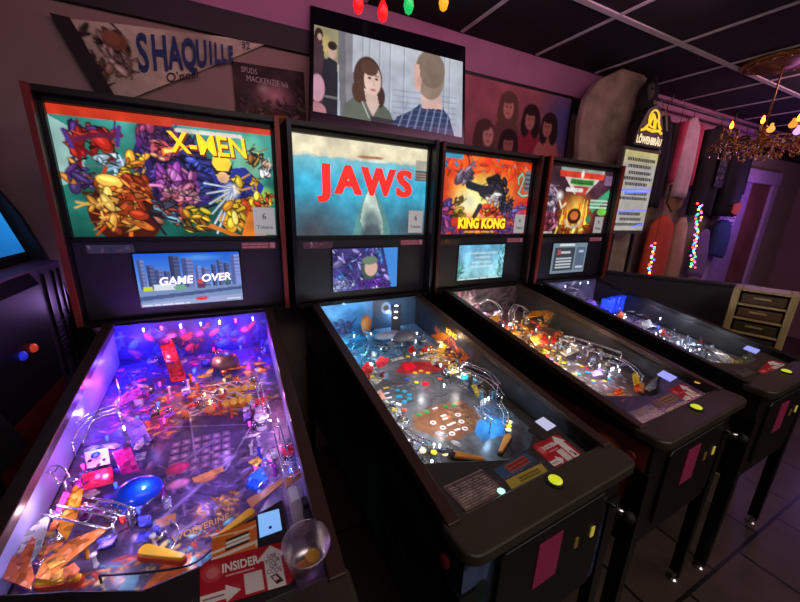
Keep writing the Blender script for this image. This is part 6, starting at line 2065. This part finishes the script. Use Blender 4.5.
for i in range(4):
    for j in range(3):
        mb.box(-0.10 + j * 0.085, -0.04 + j * 0.085, -0.003, -0.0021, 0.05 - i * 0.05, 0.065 - i * 0.05)
mb.build('notice_print', mat('violet_ink', (70, 50, 90), 0.8), n1)
n2 = thing('paper_slip', 'narrow white slip taped on the violet door below the pale notice', 'notice', (5.34, WY - 0.037, 1.30))
MB().box(-0.04, 0.05, -0.002, 0.0, -0.14, 0.10).build('slip_sheet', mat('white_paper', (215, 200, 225), 0.8), n2)
MB().box(-0.02, 0.03, -0.003, -0.0021, -0.02, 0.06).build('slip_print', MATS['violet_ink'], n2)

# sloping dark half wall beyond the fourth machine
hx0, hy0, hx1, hy1 = 2.66, 1.19, 3.115, 0.485
dv = Vector((hx1 - hx0, hy1 - hy0, 0)).normalized()
nv = Vector((-dv.y, dv.x, 0)) * 0.06
hw = MB().prism([(hx0, hy0), (hx1, hy1), (hx1 + nv.x, hy1 + nv.y), (hx0 + nv.x, hy0 + nv.y)], 'z', 0.0, 1.145)
struct('wall_half', hw, mat('half_wall_dark', (52, 46, 60), 0.6, vary=0.08, scale=3))
ct = MB().prism([(hx0 - 0.01, hy0 + 0.0), (hx1, hy1 - 0.02), (hx1 + nv.x + 0.012, hy1 + nv.y), (hx0 + nv.x, hy0 + nv.y + 0.01)], 'z', 1.145, 1.162)
struct('trim_21', ct, mat('half_wall_cap', (40, 34, 44), 0.5))

# tan rack with dark bins at the right edge
rk = thing('drawer_rack', 'tan plastic rack of four dark bins at the right edge beyond the farthest machine', 'rack', (2.86, 0.475, 0), R(-74))
tan = mat('tan_plastic', (176, 150, 104), 0.55)
rb = MB()
rb.box(-0.02, 0.012, -0.12, 0.06, 0, 1.19)
rb.box(0.205, 0.235, -0.12, 0.06, 0, 1.19)
rb.box(0.012, 0.205, 0.05, 0.06, 0, 1.19)
for i in range(5):
    z = 0.845 + 0.083 * i
    rb.box(0.012, 0.205, -0.12, 0.05, z, z + 0.013)
rb.box(0.012, 0.205, -0.12, 0.05, 0.0, 0.83)
rb.build('rack_frame', tan, rk, bevel=0.004)
for i, c in enumerate(((44, 32, 30), (60, 50, 22), (96, 60, 36), (80, 54, 34))):
    z = 0.86 + 0.083 * i
    b_ = MB().box(0.02, 0.198, -0.108, 0.045, z, z + 0.055).build('bin', mat('bin_%d' % i, c, 0.6, vary=0.3, scale=30), rk, bevel=0.006)
    MB().box(0.07, 0.14, -0.113, -0.108, z + 0.03, z + 0.04).build('bin_grip', tan, b_)

# ---------------------------------------------------------------- chandelier under a ceiling medallion
cxx, cyy = 3.34, 0.74
md_ = thing('ceiling_medallion', 'ornate round brass medallion on the ceiling above the chandelier', 'medallion', (cxx + 0.12, cyy + 0.05, CZ - 0.009))
md_.scale = (0.8, 0.8, 1.0)
brass = mat('aged_brass', (150, 108, 56), 0.35, 0.8, vary=0.3)
MB().lathe([(0.255, 0.0), (0.265, -0.012), (0.235, -0.022), (0.21, -0.014), (0.18, -0.028), (0.12, -0.022), (0.07, -0.045), (0.001, -0.05)], (0, 0, 0), 36).build('medallion_plate', brass, md_, smooth=True)
mb = MB()
for i in range(14):
    a = 2 * math.pi * i / 14
    mb.ball((0.205 * math.cos(a), 0.205 * math.sin(a), -0.02), 0.024, 8, 1, 1, 0.5)
mb.tube([(0.205 * math.cos(t), 0.205 * math.sin(t), -0.018) for t in [2 * math.pi * k / 28 for k in range(29)]], 0.008, 6)
mb.build('medallion_leaf_ring', brass, md_, smooth=True)
ch = thing('chandelier', 'crystal chandelier with orange candle bulbs at the upper right', 'chandelier', (cxx + 0.05, cyy + 0.02, 2.31))
cz = -0.38
st = MB().tube([(0, 0, (CZ - 0.058 - 2.31) / 0.62), (0, 0, -0.22)], 0.008, 8)
st.lathe([(0.012, -0.22), (0.03, -0.25), (0.018, -0.29), (0.045, -0.34), (0.05, -0.38), (0.02, -0.44), (0.03, -0.47), (0.001, -0.50)], (0, 0, 0), 16)
st.build('chandelier_stem', brass, ch, smooth=True)
for i in range(8):
    a = 2 * math.pi * i / 8 + 0.25
    ca, sa = math.cos(a), math.sin(a)
    arm = MB().tube([(0.04 * ca, 0.04 * sa, -0.36), (0.16 * ca, 0.16 * sa, -0.43), (0.28 * ca, 0.28 * sa, -0.41), (0.34 * ca, 0.34 * sa, -0.35)], 0.008, 8)
    arm.lathe([(0.012, -0.35), (0.04, -0.34), (0.044, -0.332), (0.012, -0.33)], (0.34 * ca, 0.34 * sa, 0), 14)
    ao = arm.build('arm', brass, ch, smooth=True)
    MB().lathe([(0.011, -0.33), (0.011, -0.26)], (0.34 * ca, 0.34 * sa, 0), 10).build('candle_sleeve', mat('candle_cream', (190, 150, 100), 0.6), ao, smooth=True)
    MB().lathe([(0.008, -0.26), (0.017, -0.24), (0.014, -0.215), (0.002, -0.185)], (0.34 * ca, 0.34 * sa, 0), 12).build('candle_bulb', led_mat('candle', (255, 120, 24), 12) if i % 8 in (3, 4, 5, 6) else mat('unlit_bulb', (120, 70, 30), 0.2), ao, smooth=True)
cry = glass_mat('crystal', (255, 235, 220), clear=0.45, rough=0.1)
rg_ = random.Random(3)
for i in range(100):
    a = rg_.uniform(0, 6.283)
    r_ = rg_.choice([0.10, 0.18, 0.26, 0.34, 0.40])
    z = -0.40 - rg_.uniform(0.0, 0.16) * (1.2 - r_)
    o = part('crystal_drop', 'crystald', lambda mb: mb.lathe([(0.001, 0.05), (0.0015, 0.03), (0.010, 0.012), (0.012, 0.0), (0.001, -0.016)], (0, 0, 0), 6), cry if i % 3 else mat('amber_crystal', (200, 140, 80), 0.15), ch, (r_ * math.cos(a), r_ * math.sin(a), z))
rn = MB()
for r_, z in ((0.40, -0.385), (0.26, -0.40), (0.14, -0.41)):
    rn.tube([(r_ * math.cos(t), r_ * math.sin(t), z) for t in [2 * math.pi * k / 28 for k in range(29)]], 0.005, 6)
rn.build('crystal_hoop', brass, ch, smooth=True)
gl_ = MB()
for k in range(16):
    a0 = 2 * math.pi * k / 16
    pts = [((0.40 + 0.03 * math.sin(math.pi * j / 5)) * math.cos(a0 + 0.39 * j / 5), (0.40 + 0.03 * math.sin(math.pi * j / 5)) * math.sin(a0 + 0.39 * j / 5), -0.385 - 0.05 * math.sin(math.pi * j / 5)) for j in range(6)]
    gl_.tube(pts, 0.002, 5)
    for p in pts:
        gl_.ball(p, 0.009, 6)
for k in range(12):
    a0 = 2 * math.pi * k / 12
    pts = [((0.27 + 0.03 * math.sin(math.pi * j / 5)) * math.cos(a0 + 0.524 * j / 5), (0.27 + 0.03 * math.sin(math.pi * j / 5)) * math.sin(a0 + 0.524 * j / 5), -0.40 - 0.14 * math.sin(math.pi * j / 5)) for j in range(6)]
    gl_.tube(pts, 0.002, 5)
    for p in pts:
        gl_.ball(p, 0.011, 6)
gl_.build('bead_garland', mat('copper_beads', (170, 90, 50), 0.3, 0.7), ch, smooth=True)
ch.scale = (0.62, 0.62, 0.62)
# big coloured party bulbs on the chandelier
for i, (p, c) in enumerate((((0.10, -0.36, -0.33), (255, 30, 24)), ((0.12, -0.37, -0.43), (255, 24, 30)), ((0.05, -0.37, -0.38), (50, 50, 255)), ((-0.30, -0.30, -0.30), (255, 130, 40)), ((-0.38, -0.18, -0.33), (255, 150, 60)), ((-0.25, -0.33, -0.36), (190, 150, 255)))):
    MB().lathe([(0.010, 0.05), (0.013, 0.03), (0.028, 0.005), (0.030, -0.012), (0.018, -0.03), (0.001, -0.036)], p, 14).build('party_bulb', led_mat('party%d' % i, c, 1.6), ch, smooth=True)

# ---------------------------------------------------------------- party bulbs strung under the ceiling before the television
sl_ = thing('string_lights', 'string of big coloured bulbs hanging under the ceiling in front of the television', 'string lights', (0.6, 0.9, 2.3))
cord = []
bp4 = [((0.61, 2.225), (255, 26, 30)), ((0.70, 2.222), (255, 26, 30)), ((0.80, 2.268), (20, 190, 90)), ((0.945, 2.312), (250, 170, 30))]
wire = [(0.40, 2.52), (0.50, 2.37), (0.61, 2.285), (0.70, 2.282), (0.80, 2.328), (0.945, 2.372), (1.10, 2.45), (1.25, CZ - 0.009)]
wire[0] = (0.36, CZ - 0.009)
wp = []
for (xa, za), (xb, zb) in zip(wire[:-1], wire[1:]):
    for j in range(4):
        wp.append((xa + (xb - xa) * j / 4 - 0.6, 0, za + (zb - za) * j / 4 - 2.3))
wp.append((wire[-1][0] - 0.6, 0, wire[-1][1] - 2.3))
MB().tube(wp, 0.003, 6).build('light_cord', mat('green_cord', (20, 34, 24), 0.6), sl_, smooth=True)
for (x, z), c in bp4:
    s_ = MB().lathe([(0.009, 0.058), (0.009, 0.036)], (x - 0.6, 0, z - 2.3), 10).build('bulb_socket', RUBBER, sl_)
    MB().lathe([(0.008, 0.036), (0.016, 0.020), (0.0185, 0.0), (0.013, -0.018), (0.001, -0.027)], (x - 0.6, 0, z - 2.3), 14).build('bulb', led_mat('c9_%d_%d_%d' % c, c, 0.9), sl_, smooth=True)

# ---------------------------------------------------------------- arcade cabinet at the left
ac = thing('arcade_cabinet', 'dark upright arcade cabinet with a blue screen at the left edge', 'arcade machine', (-0.45, 1.0, 0))
prof = [(-0.55, 0.0), (0.0, 0.0), (0.0, 0.86), (0.07, 0.93), (0.05, 0.99), (0.0, 1.14), (-0.10, 1.50), (-0.155, 1.62), (-0.12, 1.90), (-0.55, 1.90)]
ab = MB()
ab.prism([(x, z) for x, z in prof], 'y', 0.40, 0.425)
ab.prism([(x, z) for x, z in prof], 'y', -0.30, -0.275)
ab.box(-0.55, -0.53, -0.275, 0.40, 0, 1.90)
ab.box(-0.55, -0.12, -0.275, 0.40, 1.88, 1.90)
ab.build('cabinet_shell', mat('cabinet_dark', (24, 22, 30), 0.5), ac)
MB().prism([(-0.53, 0.02), (-0.02, 0.02), (-0.02, 1.33), (-0.53, 1.33)], 'y', -0.274, 0.399).build('lower_front', mat('dusky_mauve_panel', (92, 66, 104), 0.6), ac)
fl = MB()
for y in (0.17, 0.245, 0.32, 0.37):
    fl.box(-0.0195, -0.014, y, y + 0.010, 0.90, 1.30)
for i in range(9):
    fl.box(-0.0195, -0.015, 0.25, 0.37, 0.96 + 0.018 * i, 0.966 + 0.018 * i)
fl.build('vent_slats', BLACK, ac)
MB().box(-0.02, 0.0, -0.274, 0.165, 0.02, 0.93).build('kick_panel', mat('oxblood_panel', (120, 34, 28), 0.5), ac)
MB().prism([(-0.02, 0.932), (-0.0, 0.932), (-0.0, 1.28), (-0.02, 1.32)], 'y', -0.274, 0.165).build('coin_panel', mat('coin_panel_dark', (26, 24, 40), 0.4), ac)
A = Art(30, 24, (30, 130, 205), seed=2)
A.vgrad((40, 150, 220), (24, 110, 190))
A.noise(0.2, 4, 2)
surface('arcade_screen', A, ARTS, ac, (-0.192, -0.26, 1.72), (0.0, 0.63, 0.0), (0.095, 0.0, -0.352))
MB().prism([(-0.30, 1.75), (-0.212, 1.75), (-0.095, 1.335), (-0.30, 1.335)], 'y', -0.274, 0.395).build('screen_surround', mat('surround_black', (14, 13, 17), 0.4), ac)
for y, c in ((0.02, (210, 60, 40)), (-0.045, (40, 50, 230))):
    MB().lathe([(0.014, 0), (0.014, 0.006), (0.008, 0.012), (0.001, 0.012)], (0, 0, 0), 14).build('lit_button', led_mat('coin_%d' % c[0], c, 0.5), ac).matrix_local = Matrix.Translation((0.0, y, 1.10)) @ Matrix.Rotation(math.pi / 2, 4, 'Y')
# ---------------------------------------------------------------- plastic cup of tokens on the nearest machine
CUPX, CUPY = 0.226, 0.088
cg = gz(CUPY) + 0.0003
wx = M1.location.x + CUPX
wy = M1.location.y + CUPY
cup = thing('plastic_cup', 'clear plastic cup holding tokens on the glass of the nearest pinball machine', 'cup', (wx, wy, cg), rot=(math.atan(GS), 0, 0))
c_ = MB()
n = 28
rings = []
for r_, z in ((0.001, 0.0015), (0.028, 0.0015), (0.0285, 0.004), (0.0385, 0.063), (0.0410, 0.064), (0.0415, 0.066), (0.0405, 0.068), (0.0392, 0.066), (0.0376, 0.063), (0.0275, 0.005), (0.001, 0.004)):
    rings.append([(r_ * math.cos(2 * math.pi * k / n), r_ * math.sin(2 * math.pi * k / n), z) for k in range(n)])
c_.loft(rings, cap=False)
c_.build('cup_wall', glass_mat('cup_plastic', (235, 225, 235), clear=0.66, rough=0.25, tint=(0.93, 0.91, 0.93)), cup, smooth=True)
copper = mat('token_copper', (205, 130, 90), 0.35, 0.4)
goldm = mat('token_brass', (230, 175, 80), 0.35, 0.4)
for i, (x, y, z, m, lb) in enumerate(((-0.008, -0.006, 0.0055, copper, 'copper token lying flat at the bottom of the plastic cup'), (0.006, -0.002, 0.0078, copper, 'copper token on top of another in the plastic cup'),
                                      (0.012, 0.004, 0.0105, goldm, 'brass yellow token uppermost in the plastic cup'))):
    t = MB().lathe([(0.012, 0), (0.0125, 0.0004), (0.0125, 0.0016), (0.012, 0.002), (0.0105, 0.002), (0.010, 0.0016), (0.001, 0.0016)], (0, 0, 0), 24).build('token', m, None)
    sl = math.atan(GS)
    t.location = (wx + x, wy + y - z * math.sin(sl), cg + z * math.cos(sl) + y * math.sin(sl))
    t.rotation_euler = (sl, 0.05 * (i - 1) * 0, 0)
    tag(t, lb, 'token', 'tokens in the plastic cup')
